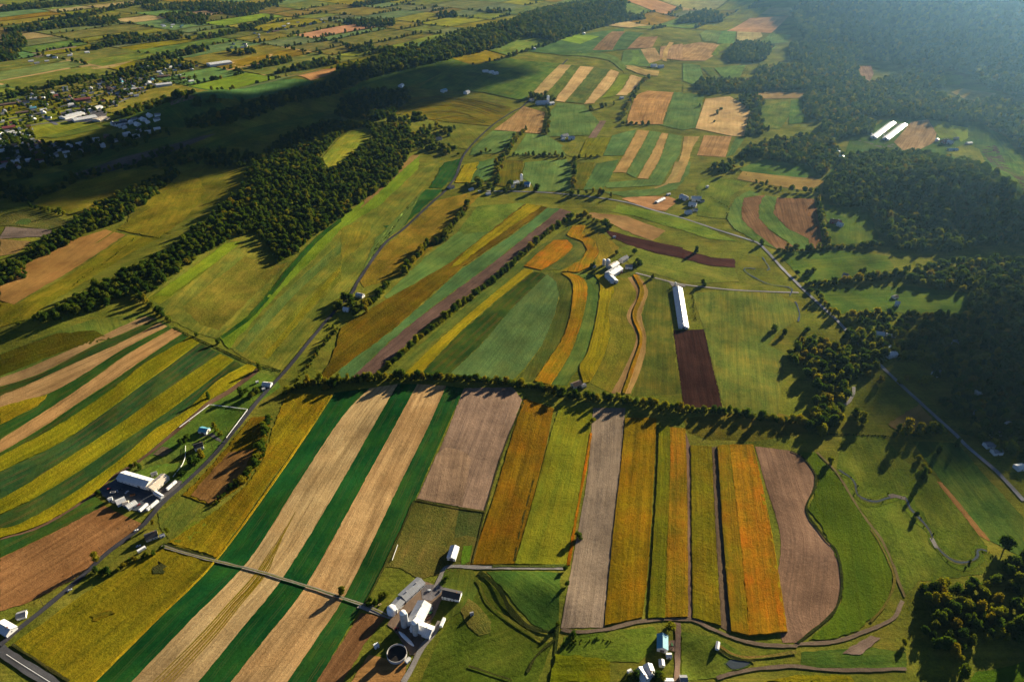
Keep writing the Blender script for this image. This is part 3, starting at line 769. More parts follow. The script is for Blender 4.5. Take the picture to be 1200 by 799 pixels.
rib('soy', 'G', '0,656 60,645 200,570 330,482 440,400 540,312 650,246 760,142 868,80', '0,690 150,640 330,530 400,466 490,410 600,320 720,217 800,168 902,92', 'lower of three long yellow bean strips on the left', tint=(.85, .9, .8))
rib('dirt', 'G', '0,692 150,642 330,532 400,468 490,412 600,322 720,219 800,170 902,94', '0,697 150,650 330,541 400,478 490,424 605,334 730,228 810,182 910,104', 'brown lane along the lowest yellow strip', tint=(.5, .38, .3), lay=2, name='dirt_lane')
fld('cover', 'G', '0,697 150,648 330,542 370,572 200,662 0,757', 'green wedge above the tan field at the left edge', tint=(2.6, 1.05, .9))
fld('stubble', 'G', '0,760 200,664 365,576 500,640 420,705 350,765 J:290,395 100,490 0,520', 'tan brown field at the left edge beside the road', tint=(.7, .5, .42))
fld('hay', 'G', '740,335 640,425 560,430 430,470 330,540 480,480 650,500 800,335 880,235 985,160 960,120 900,110 730,225 500,412', 'mown lawn around the two farmhouses by the road', tint=(.75, .95, .8), lay=2, name='lawn')
# weedy field beside road
fld('corn', 'G', '1010,182 1165,190 1060,340 940,500 765,755 590,705 640,672 760,592 865,505 925,410 955,310 985,235', 'weedy olive field left of the first dark green strip', tint=(1.15, 1.15, 1), h=.6)
fld('yelgrn', 'G', '600,700 680,630 740,640 700,690 650,710', 'bright weedy corner by the farm lane', lay=3, tint=(.8, .75, .8))
fld('corn', 'G', '880,268 955,262 925,400 860,498 800,540 740,575 640,540 720,460 790,380', 'small rough crop field between road and hedge', tint=(1.0, .95, 1), h=.5)
fld('stubble', 'G', '800,390 890,380 850,470 800,530 740,570 670,540 740,460', 'brown mown patch in the small rough field', lay=2, tint=(.55, .42, .3), h=.7)
fld('hay', 'G', '555,600 640,548 720,575 660,640 590,690 560,650', 'mown green lawn below the road bend', tint=(1, .85, .8), name='lawn')
fld('soy', 'J', '640,272 700,262 835,326 362,799 270,799 180,735 130,705 48,655 120,600 330,450 480,362 600,292', 'large weedy yellow-olive field above the road corner', tint=(.62, .62, .75), h=.8)
fld('scrub', 'J', '620,325 655,345 640,375 600,375 598,345', 'dark damp hollow in the weedy field', lay=3, h=.9, tint=(.5, .6, .8))
fld('rust', 'J', '350,540 430,515 450,530 380,560', 'small orange patch in the weedy field', lay=3, h=.95, tint=(.6, .9, 1))
# thin yellow fringe painting the sunlit edge of the weedy field
rib('soy', 'p', '389,462 340,535 254,654 180,728 108,800', '391,462 342,536 256,654.5 182.5,728.5 110,801', 'painted sunlit yellow fringe between the weedy field and the dark green strip', tint=(1.25, 1.05, 1.2), lay=2, h=1.0, name='crop_edge_fringe')
# ---- lower centre strips
rib('cover', 'p', '392,460 342,536 256,654 182,728 108,803', '433,455 400,490 345,573 291,657 222,728 150,803', 'first dark green strip left of the farm in the lower middle')
rib('stubble', 'p', '433,455 400,490 345,573 291,657 222,728 150,803', '466,450 433,507 400,565 334,673 282,738 229,803', 'tan stubble strip with yellow streaks, crossed by the farm lane')
rib('cover', 'p', '466,450 433,507 400,565 334,673 282,738 229,803', '489,450 460,504 429,560 360,684 314,744 267,803', 'second dark green strip crossing the farm lane')
rib('stubble', 'p', '489,450 460,504 429,560 360,684 314,744 267,803', '523,452 498,508 472,560 408,691 372,747 334,803', 'second tan stubble strip crossing the farm lane', tint=(1.05, .95, .9))
rib('cover', 'p', '523,452 498,508 472,560 408,691 372,747 334,803', '544,455 515,520 488,582 457,652 426,706 369,803', 'third dark green strip beside the fenced paddock', tint=(1.6, 1.05, 1))
for d, w, v0 in ((8, 1.1, 640), (10.5, .8, 618), (13, 1.5, 600), (15.5, .8, 612), (18, 1.2, 632), (20.5, .7, 655)):
    k = (673 - v0) / 54
    rib('soy', 'p', f'{291 + 39 * k + d * (1 - .6 * k)},{v0} {291 + d},{672} {256 + d * 1.2},{709} {222 + d * 1.5},{744} {160 + d * 1.9},{803}',
        f'{291 + 39 * k + d * (1 - .6 * k) + w * .4},{v0} {291 + d + w},{673} {256 + d * 1.2 + w},{710} {222 + d * 1.5 + w},{745} {160 + d * 1.9 + w},{803}', None, h=0, lay=3, tint=(.8, .7, 1), name='weed_streak')
fld('bare', 'H', '430,165 600,160 635,205 570,380 505,595 265,552 360,345', 'grey-brown bare field above the fenced paddock', tint=(1.0, .88, .85))
fld('bare', 'H', '335,395 365,372 405,378 440,392 455,415 446,455 440,500 430,540 425,575 350,566 268,550 300,480', 'lighter tan corner of the grey-brown bare field', lay=2, tint=(1.3, 1.12, .98))
fld('scrub', 'H', '262,556 505,598 480,690 455,785 440,797 K:700,380 640,395 560,350 500,345 430,490 H:150,797 190,690', 'fenced rough paddock with tracks', tint=(1.1, 1.0, .9))
fld('scrub', 'H', '410,590 503,598 480,690 440,680 395,690', 'darker corner of the fenced paddock', tint=(.6, .75, .8), lay=2)
fld('yelgrn', 'K', '810,265 845,262 835,325 800,340', 'small bright green lawn beside the white barn', lay=3, tint=(.55, .9, 1), name='lawn')
rib('corn', 'H', '640,200 600,330 530,560 455,782', '745,235 715,380 660,590 605,780', 'olive-brown bean strip with rusty rows', tint=(1.05, .8, .8), h=.9)
rib('yelgrn', 'H', '765,225 720,380 664,590 608,780', '882,240 868,330 830,560 788,785', 'yellow-green strip right of the olive-brown one', tint=(1.05, .85, .8), h=.7)
rib('rust', 'H', '872,322 850,450 830,560 790,785', '880,322 860,450 838,560 802,785', 'thin orange fringe beside the long grey strip', tint=(1.2, .9, .8), lay=2, h=.9, name='crop_edge_fringe')
rib('bare', 'p', '695,478 688,560 670,662 657,736', '733,478 726,560 716,650 707.5,735', 'long straight grey bare strip in the lower middle')
rib('corn', 'p', '733,490 726,560 716,650 708.5,733', '769,490 766,560 760,656 753,723', 'broad olive-brown strip right of the grey strip', tint=(1.15, 1.0, .7), h=1.4)
rib('corn', 'p', '772,500 770,560 764,656 759.5,724', '785,501 785,560 781,656 779,724', 'green-olive half of the striped corn block', tint=(.8, 1.1, 1), h=2)
rib('rust', 'p', '785,501 785,560 781,656 779,724', '803,503 805,560 806,656 806,723', 'orange-striped half of the striped corn block', tint=(.75, .9, 1), h=2)
rib('corn', 'p', '809,522 810,560 811,656 812,724', '834,524 836,580 840,656 845,733', 'olive strip left of the dark gap', tint=(.95, 1.1, 1), h=1.6)
fld('bare', 'p', '803,505 809,522 811,724 806,723', 'thin bare strip between corn blocks', tint=(.7, .6, .6))
fld('bare', 'p', '834,524 841,523 845,600 857,741 845,735', 'dark gap of bare soil with painted shade left of the tall orange corn', tint=(.5, .46, .42))  # dark tint paints the shadow cast by the tall corn
rib('rust', 'p', '840.5,523 843,560 848,640 857,740', '855,522 859,560 868,640 878,745', 'tall ripe corn strip, yellow-green left half', h=3.0, tint=(.72, .95, 1))
rib('rust', 'p', '855,522 859,560 868,640 878,745', '882,522 895,580 908,650 922,741', 'tall ripe corn strip, orange right half', h=3.0, tint=(1.0, .92, 1))
rib('soy', 'p', '879,522 891,580 905,650 919,738', '882.5,522 895.5,580 908.5,650 922.5,741', 'painted sunlit yellow edge of the tall corn strip', h=2.6, lay=2, tint=(1.1, 1, 1), name='crop_edge_fringe')  # yellow strip paints the sun-facing side of the corn
rib('bare', 'I', '254,368 290,500 345,700 M:215,480 240,575 257,642', '375,383 412,402 445,436 466,476 458,522 437,562 432,592 448,630 474,660 504,702 M:460,275 474,320 484,365 487,405 483,450 470,495 445,535 405,572 355,612 312,642', 'brown bare field with a wavy right edge', tint=(.95, .76, .68))
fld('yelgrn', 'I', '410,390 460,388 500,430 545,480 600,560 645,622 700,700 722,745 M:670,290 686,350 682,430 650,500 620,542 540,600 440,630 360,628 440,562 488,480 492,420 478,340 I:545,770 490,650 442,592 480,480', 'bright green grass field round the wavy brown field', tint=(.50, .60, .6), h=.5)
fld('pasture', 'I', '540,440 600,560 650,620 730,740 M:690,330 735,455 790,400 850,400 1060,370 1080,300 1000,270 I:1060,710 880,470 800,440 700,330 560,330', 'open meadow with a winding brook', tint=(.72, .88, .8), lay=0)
fld('stubble', 'I', '890,490 910,495 1080,690 1075,700 1040,680', 'narrow tan strip beyond the brook', tint=(.7, .52, .38))
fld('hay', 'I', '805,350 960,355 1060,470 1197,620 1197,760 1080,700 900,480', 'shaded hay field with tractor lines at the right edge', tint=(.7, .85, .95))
fld('gold', 'I', '720,290 830,220 890,295 760,320', 'small rough yellow triangle by the road on the right', tint=(.45, .45, .35), h=.5)
fld('stubble', 'K', '410,525 505,545 430,640 340,797 235,797', 'brown garden strips below the farm lane', tint=(.50, .36, .33))
fld('stubble', 'K', '440,690 590,720 575,799 370,799', 'pale brown yard field under the round tank', tint=(.72, .55, .42), lay=2)
fld('hay', 'K', '740,350 840,345 K:880,420 830,500 740,560 700,420', 'lawn beside the farmyard', tint=(.95, .9, .8), name='lawn')
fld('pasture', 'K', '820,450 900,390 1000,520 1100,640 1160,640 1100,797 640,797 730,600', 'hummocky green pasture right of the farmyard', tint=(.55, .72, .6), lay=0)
fld('scrub', 'K', '830,470 870,500 920,560 915,605 870,615 830,580 800,520', 'low brown grass mound in the pasture', tint=(1.1, 1.0, .9), lay=2)
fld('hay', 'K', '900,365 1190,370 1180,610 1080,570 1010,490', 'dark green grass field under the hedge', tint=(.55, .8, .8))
fld('corn', 'L', '235,690 430,710 450,720 445,799 215,799', 'small cornfield at the bottom edge', tint=(.75, 1.1, .8), h=1.8)
fld('pasture', 'L', '270,620 620,580 650,640 560,720 440,715 250,690', 'grass slope left of the teal barn', tint=(.75, 1.0, .8))
fld('pasture', 'L', '730,600 860,620 960,680 960,740 860,780 730,790', 'grass slope right of the gravel drive', tint=(.75, .95, .9))
fld('hay', 'M', '330,680 600,660 740,680 740,740 330,745', 'grass strip by the bottom farm track', tint=(.7, .85, .8))
fld('soy', 'M', '170,797 330,770 520,772 540,799', 'yellow crop corner at the bottom edge', tint=(.8, .85, .9))
fld('yelgrn', 'Y', '545,750 700,720 803,690 803,799 520,799', 'lit green garden field in the bottom right corner', tint=(.45, .7, .6))

# ---- roads, lanes, yards
path('main_road', 'asphalt', 'p', '0,757 18,741 60,707 102,671 126,648 167,617 190,590 217,567 245,540 267,515 301,472 318,453 339,430 368,394 395,362 413,343 421,328 450,287 474,268 507,237 520,226 534,207 545,180 574,150 600,132 614,124 640,96 665,70', 5.6, 'grey country road winding uphill past the farms on the left', lay=5, tint=(.58, .58, .62))
path('road', 'asphalt', 'p', '-10,754 10,768 24,777 60,800 80,815', 9, 'grey road crossing the bottom left corner', lay=6)
path('road_marking', WHITE, 'p', '8,767 24,777.4 60,800', .35, None, lift=1.02)
path('road', 'asphalt', 'p', '560,224 640,226 722,235 767,247 800,256 842,270 877,281 892,288 917,315 944,342 980,375 1005,402 1047,443 1087,480 1114,504 1134,524 1168,553 1200,587', 5.2, 'straight grey road running down to the right edge', lay=5, tint=(2.6, 2.6, 2.6))
path('lane', 'gravel', 'p', '745,320 784,330 800,333.6 830,337 860,340 900,342 936,343', 4, 'pale lane from the hilltop farm to the straight road', lay=4)
path('farm_lane', 'gravel', 'p', '190,640 205,645 250,657 300,669 359,687 425,709 459,724', 2.9, 'pale farm lane crossing the striped fields', lift=1.0, vary=.16, tint=(.85, .82, .78))
path('grass_strip', 'pasture', 'p', '192,640.5 205,645 250,657 300,669 359,687 425,709 455,722.5', .9, None, lift=1.06, vary=.3)
path('farm_lane', 'gravel', 'K', '575,799 600,760 620,720 650,660 690,612 720,560', 5, 'gravel drive up to the white dairy farm', lay=5, tint=(.8, .8, .8))
path('farm_lane', 'gravel', 'K', '700,430 720,390 735,355 765,345 900,350 1190,352 L:280,352', 4, 'track from the farmyard along the hedge', lay=4, tint=(.8, .8, .8))
path('farm_lane', 'dirt', 'L', '262,590 310,602 430,592 500,575 570,560 660,552 715,552 780,556 830,580 900,612 980,640 1060,652 1190,655 M:300,650 450,640 600,592 690,545 725,480', 3.4, 'long farm track under the strip fields', lay=5, tint=(.58, .55, .5), vary=.16)
path('farm_lane', 'dirt', 'U', '688,290 690,450 688,800', 5, 'short drive between teal barn and grass slope', lay=6, tint=(.6, .52, .5), vary=.12)
path('farm_lane', 'dirt', 'M', '0,782 60,765 150,745 230,738 310,735 420,748 560,750 740,745', 3.2, 'farm track along the bottom edge', lay=5, tint=(.55, .52, .47), vary=.18)
path('lane', 'gravel', 'K', '530,545 500,535 400,500', 4, None, lay=5)
path('lane', 'gravel', 'I', '545,235 580,215 598,185 600,160', 4, 'short pale lane at the wood edge', lay=4)
path('lane', 'dirt', 'I', '470,390 540,460 600,560 640,620 700,700 735,780 M:686,330 705,390 735,465', 2.5, 'narrow field track beside the meadow', lay=4, tint=(.6, .6, .36), vary=.25)
fld('dirt', 'N', '270,290 300,310 380,205 420,215 490,240 520,255 440,420 380,560 345,640 300,640 230,520 170,460 190,430 280,300', 'trodden gravel farmyard of the white dairy farm', lay=3, tint=(.72, .66, .62), name='dirt_yard')
fld('gravel', 'N', '375,225 480,230 510,250 430,320 375,310', 'paved grey corner of the farmyard', lay=4, tint=(.6, .6, .68), name='paved_yard')
fld('tarmac', 'O', '75,475 185,400 300,440 420,490 470,525 440,560 330,605 230,575 150,540', 'dark paved yard of the white workshop', lay=3, name='paved_yard')
fld('gravel', 'O', '420,480 520,410 570,420 510,505 470,530', 'paved parking strip beside the road', lay=3, tint=(.35, .35, .37), name='paved_yard')
fld('gravel', 'O', '740,135 800,180 790,190 720,150 665,170 670,160', 'paved drive of the teal-roofed house', lay=3, tint=(.35, .35, .38), name='driveway')
fld('garden', 'O', '395,262 450,215 515,235 455,275', 'dug vegetable garden below the house', lay=3)
fld('dirt', 'U', '600,450 670,440 668,540 600,520', 'dirt apron beside the teal barn', lay=4, tint=(.75, .65, .65), name='dirt_yard')
fld('gravel', 'P', '820,400 930,420 930,435 850,440', 'gravel pad at the end of the long white shed', lay=3, tint=(.7, .7, .75), name='gravel_yard')
fld('dirt', 'M', '555,640 600,615 640,625 610,650 560,690 490,685', 'bare dirt pad by the track bend', lay=4, tint=(.8, .72, .7), name='dirt_yard')

fld('hay', 'A', '0,330 120,320 330,275 480,240 690,220 695,300 540,315 400,350 330,425 130,440 60,520 0,620', 'dull ground of the far town', lay=0, tint=(.5, .55, .7))
for q in ('0,425 150,395 330,340 480,290 640,262', '0,470 120,440 260,420 420,360 520,315', '60,350 200,440', '180,320 330,400', '330,290 440,350', '470,265 560,310', '0,560 160,540 330,500'):
    path('town_street', 'asphalt', 'A', q, 9, None, lay=5, tint=(1.6, 1.6, 1.7))
fld('gravel', 'A', '200,400 300,380 380,385 370,415 330,430 240,430', 'paved lots around the town stores', lay=3, tint=(.4, .4, .45), name='paved_yard')
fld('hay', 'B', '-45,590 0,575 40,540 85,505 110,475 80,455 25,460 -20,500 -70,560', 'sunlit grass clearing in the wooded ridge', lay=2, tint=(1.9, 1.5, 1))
# ---- brook and ponds
WATER = solid('brook_water', (.05, .06, .065), .08, .6, var=.2)
BR = '548,450 562,462 575,470 592,482 605,500 608,522 615,540 630,548 645,556 680,562 712,552 735,545 758,549 780,545 790,568 800,590 825,615 850,640 868,668 880,700 898,730 920,750 955,772 990,774 1018,766 1035,752 1032,738 1040,728 1068,737'
path('brook', WATER, 'I', BR, 1.9, 'winding brook in the meadow', lift=.50, cat='brook', vary=.38)
path('brook_bank', 'scrub', 'I', BR, 4.2, None, lift=.45, tint=(.9, 1.0, 1.2), vary=.4)
path('brook_bank', 'yelgrn', 'I', BR, 13, None, lift=.36, tint=(.58, .66, .9), vary=.35)
path('gravel_bar', 'gravel', 'I', '725,545 740,540 765,548 780,552', 5, None, lift=.55, tint=(.5, .45, .42))
path('gravel_bar', 'gravel', 'I', '872,690 880,705 890,725', 4, None, lift=.55, tint=(.9, .9, .9))
path('brook', WATER, 'F', '280,305 305,345 295,350', 1.5, None, lift=.5, vary=.4)
path('brook', WATER, 'F', '255,345 215,342 230,362 300,398 380,412 375,440', 1.8, None, lift=.5, vary=.4)
path('brook', WATER, 'F', '395,460 410,500 405,530', 1.8, None, lift=.5, vary=.4)


def pond(tile, s, label):
    C = unproj(cr(px(tile, s + ' ' + s.split()[0])))[:, :2][:-1]
    sheet_from_world('pond', 'scrub', C + (C - C.mean(0)) * .22, 0, .3, (.7, 1, 1), okind='structure').name = 'pond_bank'
    me = bpy.data.meshes.new('pond'); z = float(hgt(*C.mean(0))) + .42
    me.from_pydata([(float(a), float(b), z) for a, b in C], [], [tuple(range(len(C)))]); me.update()
    if me.polygons[0].normal.z < 0: me.flip_normals()
    tag(link('pond', me, [WATER]), label, 'pond', None, 'structure')


pond('M', '35,725 55,710 100,712 128,722 100,740 60,745', 'small oval pond beside the track at the bottom')
pond('D', '58,185 80,172 105,175 95,188', 'tiny pond in the green paddock at the left edge')

for tile, q, w, tn in (('H', '262,556 380,578 505,598', 2.2, (.6, .6, .6)), ('K', '430,490 480,390 530,290 575,190 620,88', 2.4, (.55, .6, .6)), ('L', '-10,345 130,346 278,343', 3, (.7, .9, .8)),
        ('K', '870,370 920,405 960,450 980,490 1010,535 1060,580 1120,598 1180,602', 4.5, (.28, .36, .4)), ('K', '860,400 885,445 900,480 930,510 975,545 1040,590 1120,640', 2.6, (.9, .9, .6)),
        ('I', '378,384 414,402 447,436 468,476 460,522 439,562 434,592 450,630 476,660 506,702 M:462,275 476,320 486,365 489,405 485,450 472,495 447,535 407,572 357,612 314,644', 2.2, (.35, .42, .5)),
        ('G', '570,712 660,735 760,768', 2.6, (.4, .45, .5)), ('J', '48,650 90,680 130,702 200,750 270,795', 2.2, (.5, .5, .6)), ('M', '0,650 60,690 110,700 150,700 230,692 310,680', 2.4, (1.5, 1.2, 1.2)),
        ('M', '0,665 60,705 150,715', 2.4, (.35, .4, .5)), ('L', '245,580 240,640 236,690', 2.4, (.4, .5, .5)), ('L', '75,325 100,200 150,10', 1.6, (.4, .4, .4)), ('H', '640,215 570,380 505,595 460,780', 1.6, (.5, .5, .5)),
        ('D', '610,550 690,590 780,630 830,655 900,685 985,702', 2.2, (.35, .45, .5)), ('Y', '0,485 60,420 110,330 125,250 90,160 40,60 0,0', 2, (1.1, 1.0, .8)), ('I', '720,335 690,330 560,328 470,325', 1.6, (.5, .55, .5)),
        ('K', '1060,760 1100,690 1180,620', 2.2, (.4, .45, .5)), ('K', '830,735 920,765 1000,790', 2, (.45, .5, .5))):
    path('field_margin', 'scrub', tile, q, w, None, lift=.85, tint=tn, vary=.22)

for q, w, tn in (('205,405 250,385 320,372 400,372 470,385 520,405', 4, (.5, .6, .7)), ('215,385 270,362 350,355 430,360 500,378 555,398', 4, (.5, .6, .7)), ('240,368 300,350 380,346 460,355 540,375', 3.5, (.5, .6, .7)),
        ('230,415 290,398 350,392 420,395 480,415', 4, (1.4, 1.3, .8)), ('330,422 400,410 460,415 505,432', 3.5, (.5, .6, .7)), ('350,345 430,348 520,362 590,380', 3, (1.3, 1.2, .8)), ('420,345 500,355 575,380', 3, (.5, .6, .7))):
    path('contour_furrow', 'scrub', 'B', q, w, None, lift=2.2, tint=tn, vary=.3)
# ------------------------------------------------------------------ BUILDINGS
RW = seammetal('white_sheet_roof', (.62, .62, .60)); RG = seammetal('grey_sheet_roof', (.26, .27, .29)); RT = seammetal('teal_sheet_roof', (.10, .32, .40))
RB = seammetal('blue_sheet_roof', (.05, .22, .42)); RTAN = seammetal('tan_sheet_roof', (.62, .52, .40)); RRED = seammetal('red_sheet_roof', (.20, .05, .045))
RD = solid('dark_shingle', (.055, .052, .055), .9, .1, var=.35, scale=1.2); RBR = solid('brown_shingle', (.16, .105, .08), .9, .1, var=.35, scale=1.2)
RGS = solid('grey_shingle', (.22, .22, .23), .9, .1, var=.3, scale=1.2)
WW = solid('white_siding', (.62, .62, .60), .7, .25, var=.2, scale=.5); WR = solid('red_barn_board', (.24, .045, .035), .85, .15, var=.35, scale=.6)
WG = solid('grey_siding', (.42, .42, .41), .75, .2, var=.25, scale=.5); WB = solid('brick_wall', (.26, .13, .09), .9, .1, var=.3, scale=.8)
WC = solid('cream_siding', (.58, .52, .42), .75, .2, var=.2)
DOORM = solid('door_paint', (.12, .10, .09), .6, .3)


def mesh_from(name, verts, faces, mat=None):
    me = bpy.data.meshes.new(name); me.from_pydata(verts, [], faces); me.update()
    if mat: me.materials.append(mat)
    return me


def boxmesh(name, sx, sy, sz, mat, z0=0.0):
    x, y = sx / 2, sy / 2
    v = [(-x, -y, z0), (x, -y, z0), (x, y, z0), (-x, y, z0), (-x, -y, z0 + sz), (x, -y, z0 + sz), (x, y, z0 + sz), (-x, y, z0 + sz)]
    return mesh_from(name, v, [(0, 3, 2, 1), (4, 5, 6, 7), (0, 1, 5, 4), (1, 2, 6, 5), (2, 3, 7, 6), (3, 0, 4, 7)], mat)


def gable_meshes(L, Wd, wh, rh, wallm, roofm, ov=.45, th=.18):
    x, y = L / 2, Wd / 2
    v = [(-x, -y, -1), (x, -y, -1), (x, y, -1), (-x, y, -1), (-x, -y, wh), (x, -y, wh), (x, y, wh), (-x, y, wh), (-x, 0, wh + rh), (x, 0, wh + rh)]
    wall = mesh_from('wall', v, [(0, 1, 5, 4), (2, 3, 7, 6), (1, 2, 6, 9, 5), (3, 0, 4, 8, 7)], wallm)
    X = x + ov; k = rh / y; Y = y + ov; e = wh - k * ov + .03; r = wh + rh + .03
    v = []
    for xx in (-X, X):
        v += [(xx, -Y, e), (xx, 0, r), (xx, Y, e), (xx, -Y, e + th), (xx, 0, r + th), (xx, Y, e + th)]
    f = [(3, 9, 10, 4), (4, 10, 11, 5), (0, 1, 7, 6), (1, 2, 8, 7), (0, 6, 9, 3), (2, 5, 11, 8), (0, 3, 4, 1), (1, 4, 5, 2), (6, 7, 10, 9), (7, 8, 11, 10)]
    roof = mesh_from('roof', v, f, roofm)
    return wall, roof


def ob(name, me, parent, loc=(0, 0, 0), rz=0.0):
    o = bpy.data.objects.new(name, me); COL.objects.link(o); o.parent = parent; o.location = loc; o.rotation_euler = (0, 0, rz)
    return o


DOOR_BIG = boxmesh('door', 3.6, .12, 3.4, DOORM); DOOR_SM = boxmesh('door', 1.1, .12, 2.1, DOORM)
WIN = boxmesh('window', 1.2, .1, 1.3, DARKGLASS); WINFRAME = boxmesh('frame', 1.5, .06, 1.6, WHITE)


VENT = boxmesh('roof_vent', 1.3, 1.1, .9, WG)


def win(parent, loc, rz=0.0):
    w = ob('window', WIN, parent, loc, rz)
    ob('frame', WINFRAME, w, (0, .01 if loc[1] < 0 else -.01, -.15))
    return w


def place_axis(tile, s, lift):
    a, b = unproj(px(tile, s), lift)
    c = (a + b) / 2; d = b - a
    return c, float(np.hypot(d[0], d[1])), math.atan2(d[1], d[0])


def gable(name, label, cat, tile, s, Wd, wh, rh, roofm, wallm, kind='barn', group=None, chimney=False, L=None):
    c, LL, rz = place_axis(tile, s, wh + rh)
    L = L or max(4.0, LL)
    root = empty(name, (c[0], c[1], float(hgt(c[0], c[1]))), rz); tag(root, label, cat, group)
    wall, roof = gable_meshes(L, Wd, wh, rh, wallm, roofm)
    w = ob('wall', wall, root); r = ob('roof', roof, root)
    if L > 15 and kind != 'house':
        k = max(2, int(L / 9))
        for i in range(k):
            ob('roof_vent', VENT, r, (-L / 2 + (i + .5) * L / k, 0, wh + rh + .1))
    if kind == 'barn':
        ob('door', DOOR_BIG, root, (0 if L < 25 else L * .25, -Wd / 2 - .03, 0)); ob('door', DOOR_BIG, root, (L / 2 + .03, 0, 0), R(90))
        ob('door', DOOR_BIG, root, (-L / 2 - .03, 0, 0), R(90))
        for i in range(min(8, int(L / 5))):
            xx = -L / 2 + 2.5 + i * 5
            win(root, (xx, Wd / 2 + .02, min(1.5, wh - 1.6)))
            if abs(xx - (0 if L < 25 else L * .25)) > 3: win(root, (xx, -Wd / 2 - .02, min(1.5, wh - 1.6)))
    elif kind == 'house':
        ob('door', DOOR_SM, root, (0, -Wd / 2 - .03, 0))
        for sgn in (-1, 1):
            for i in range(max(2, int(L / 3.5))):
                xx = -L / 2 + 1.8 + i * 3.4
                if xx < L / 2 - 1 and (abs(xx) > 1.5 or sgn > 0):
                    win(root, (xx, sgn * (Wd / 2 + .02), 1.0))
                    if wh > 4.5: win(root, (xx, sgn * (Wd / 2 + .02), 3.6))
            win(root, (sgn * (L / 2 + .02), 0, wh - 1.2), R(90))
        chimney = True
    if chimney:
        ch = ob('chimney', boxmesh('chimney', .9, .9, 1.8, WB), r, (L * .28, 0, wh + rh - .6))
    return root


def silo(label, tile, s, rad, h, mat, group=None, dome=None):
    p = unproj(px(tile, s))[0]
    root = empty('silo', (p[0], p[1], float(hgt(p[0], p[1])))); tag(root, label, 'silo', group)
    k = 20; v = []; f = []
    prof = [(rad, -1)]
    nr = int(h / 1.6)
    for i in range(nr):
        z = i * h / nr; prof += [(rad, z), (rad, z + h / nr * .86), (rad * 1.035, z + h / nr * .88), (rad * 1.035, z + h / nr * .98)]
    prof.append((rad, h))
    for (r, z) in prof:
        v += [(r * math.cos(2 * math.pi * i / k), r * math.sin(2 * math.pi * i / k), z) for i in range(k)]
    for j in range(len(prof) - 1):
        f += [(j * k + i, j * k + (i + 1) % k, (j + 1) * k + (i + 1) % k, (j + 1) * k + i) for i in range(k)]
    ob('body', mesh_from('body', v, f, mat), root)
    v = []; f = []
    m = 5
    for j in range(m):
        a = j / m * math.pi / 2
        v += [(rad * 1.02 * math.cos(a) * math.cos(2 * math.pi * i / k), rad * 1.02 * math.cos(a) * math.sin(2 * math.pi * i / k), h + rad * .8 * math.sin(a)) for i in range(k)]
    v.append((0, 0, h + rad * .8))
    for j in range(m - 1):
        f += [(j * k + i, j * k + (i + 1) % k, (j + 1) * k + (i + 1) % k, (j + 1) * k + i) for i in range(k)]
    f += [((m - 1) * k + i, (m - 1) * k + (i + 1) % k, m * k) for i in range(k)]
    d = ob('dome', mesh_from('dome', v, f, dome or WHITE), root)
    ch = ob('chute', boxmesh('chute', 1.0, 1.0, h, dome or WHITE), root, (rad + .5, 0, 0))
    return root


def wheelmesh(r=.5, w=.3):
    k = 12; v = []; f = []
    for y in (-w / 2, w / 2): v += [(r * math.cos(2 * math.pi * i / k), y, r * math.sin(2 * math.pi * i / k)) for i in range(k)]
    f = [(i, (i + 1) % k, k + (i + 1) % k, k + i) for i in range(k)] + [tuple(range(k))[::-1], tuple(range(k, 2 * k))]
    return mesh_from('wheel', v, f, TYRE)


WHEEL = wheelmesh(); WHEELS = wheelmesh(.33, .22)
TRBODY = None


def trailer(label, tile, s, group=None, L=None):
    c, LL, rz = place_axis(tile, s, 2)
    L = L or max(7, min(15, LL))
    root = empty('semi_trailer', (c[0], c[1], float(hgt(c[0], c[1])) + .15), rz); tag(root, label, 'trailer', group)
    bm = bmesh.new(); bmesh.ops.create_cube(bm, size=1)
    for v in bm.verts: v.co = Vector((v.co.x * L, v.co.y * 2.6, v.co.z * 2.8 + 2.5))
    bmesh.ops.bevel(bm, geom=bm.edges[:], offset=.12, segments=1, affect='EDGES')
    me = bpy.data.meshes.new('body'); bm.to_mesh(me); bm.free(); me.materials.append(WHITE)
    ob('body', me, root)
    ob('chassis', boxmesh('chassis', L * .94, 1.2, .35, TYRE, .72), root)
    for xx in (-L * .40, -L * .30, L * .34):
        for yy in (-1.05, 1.05): ob('wheel', WHEEL, root, (xx, yy, .5))
    return root


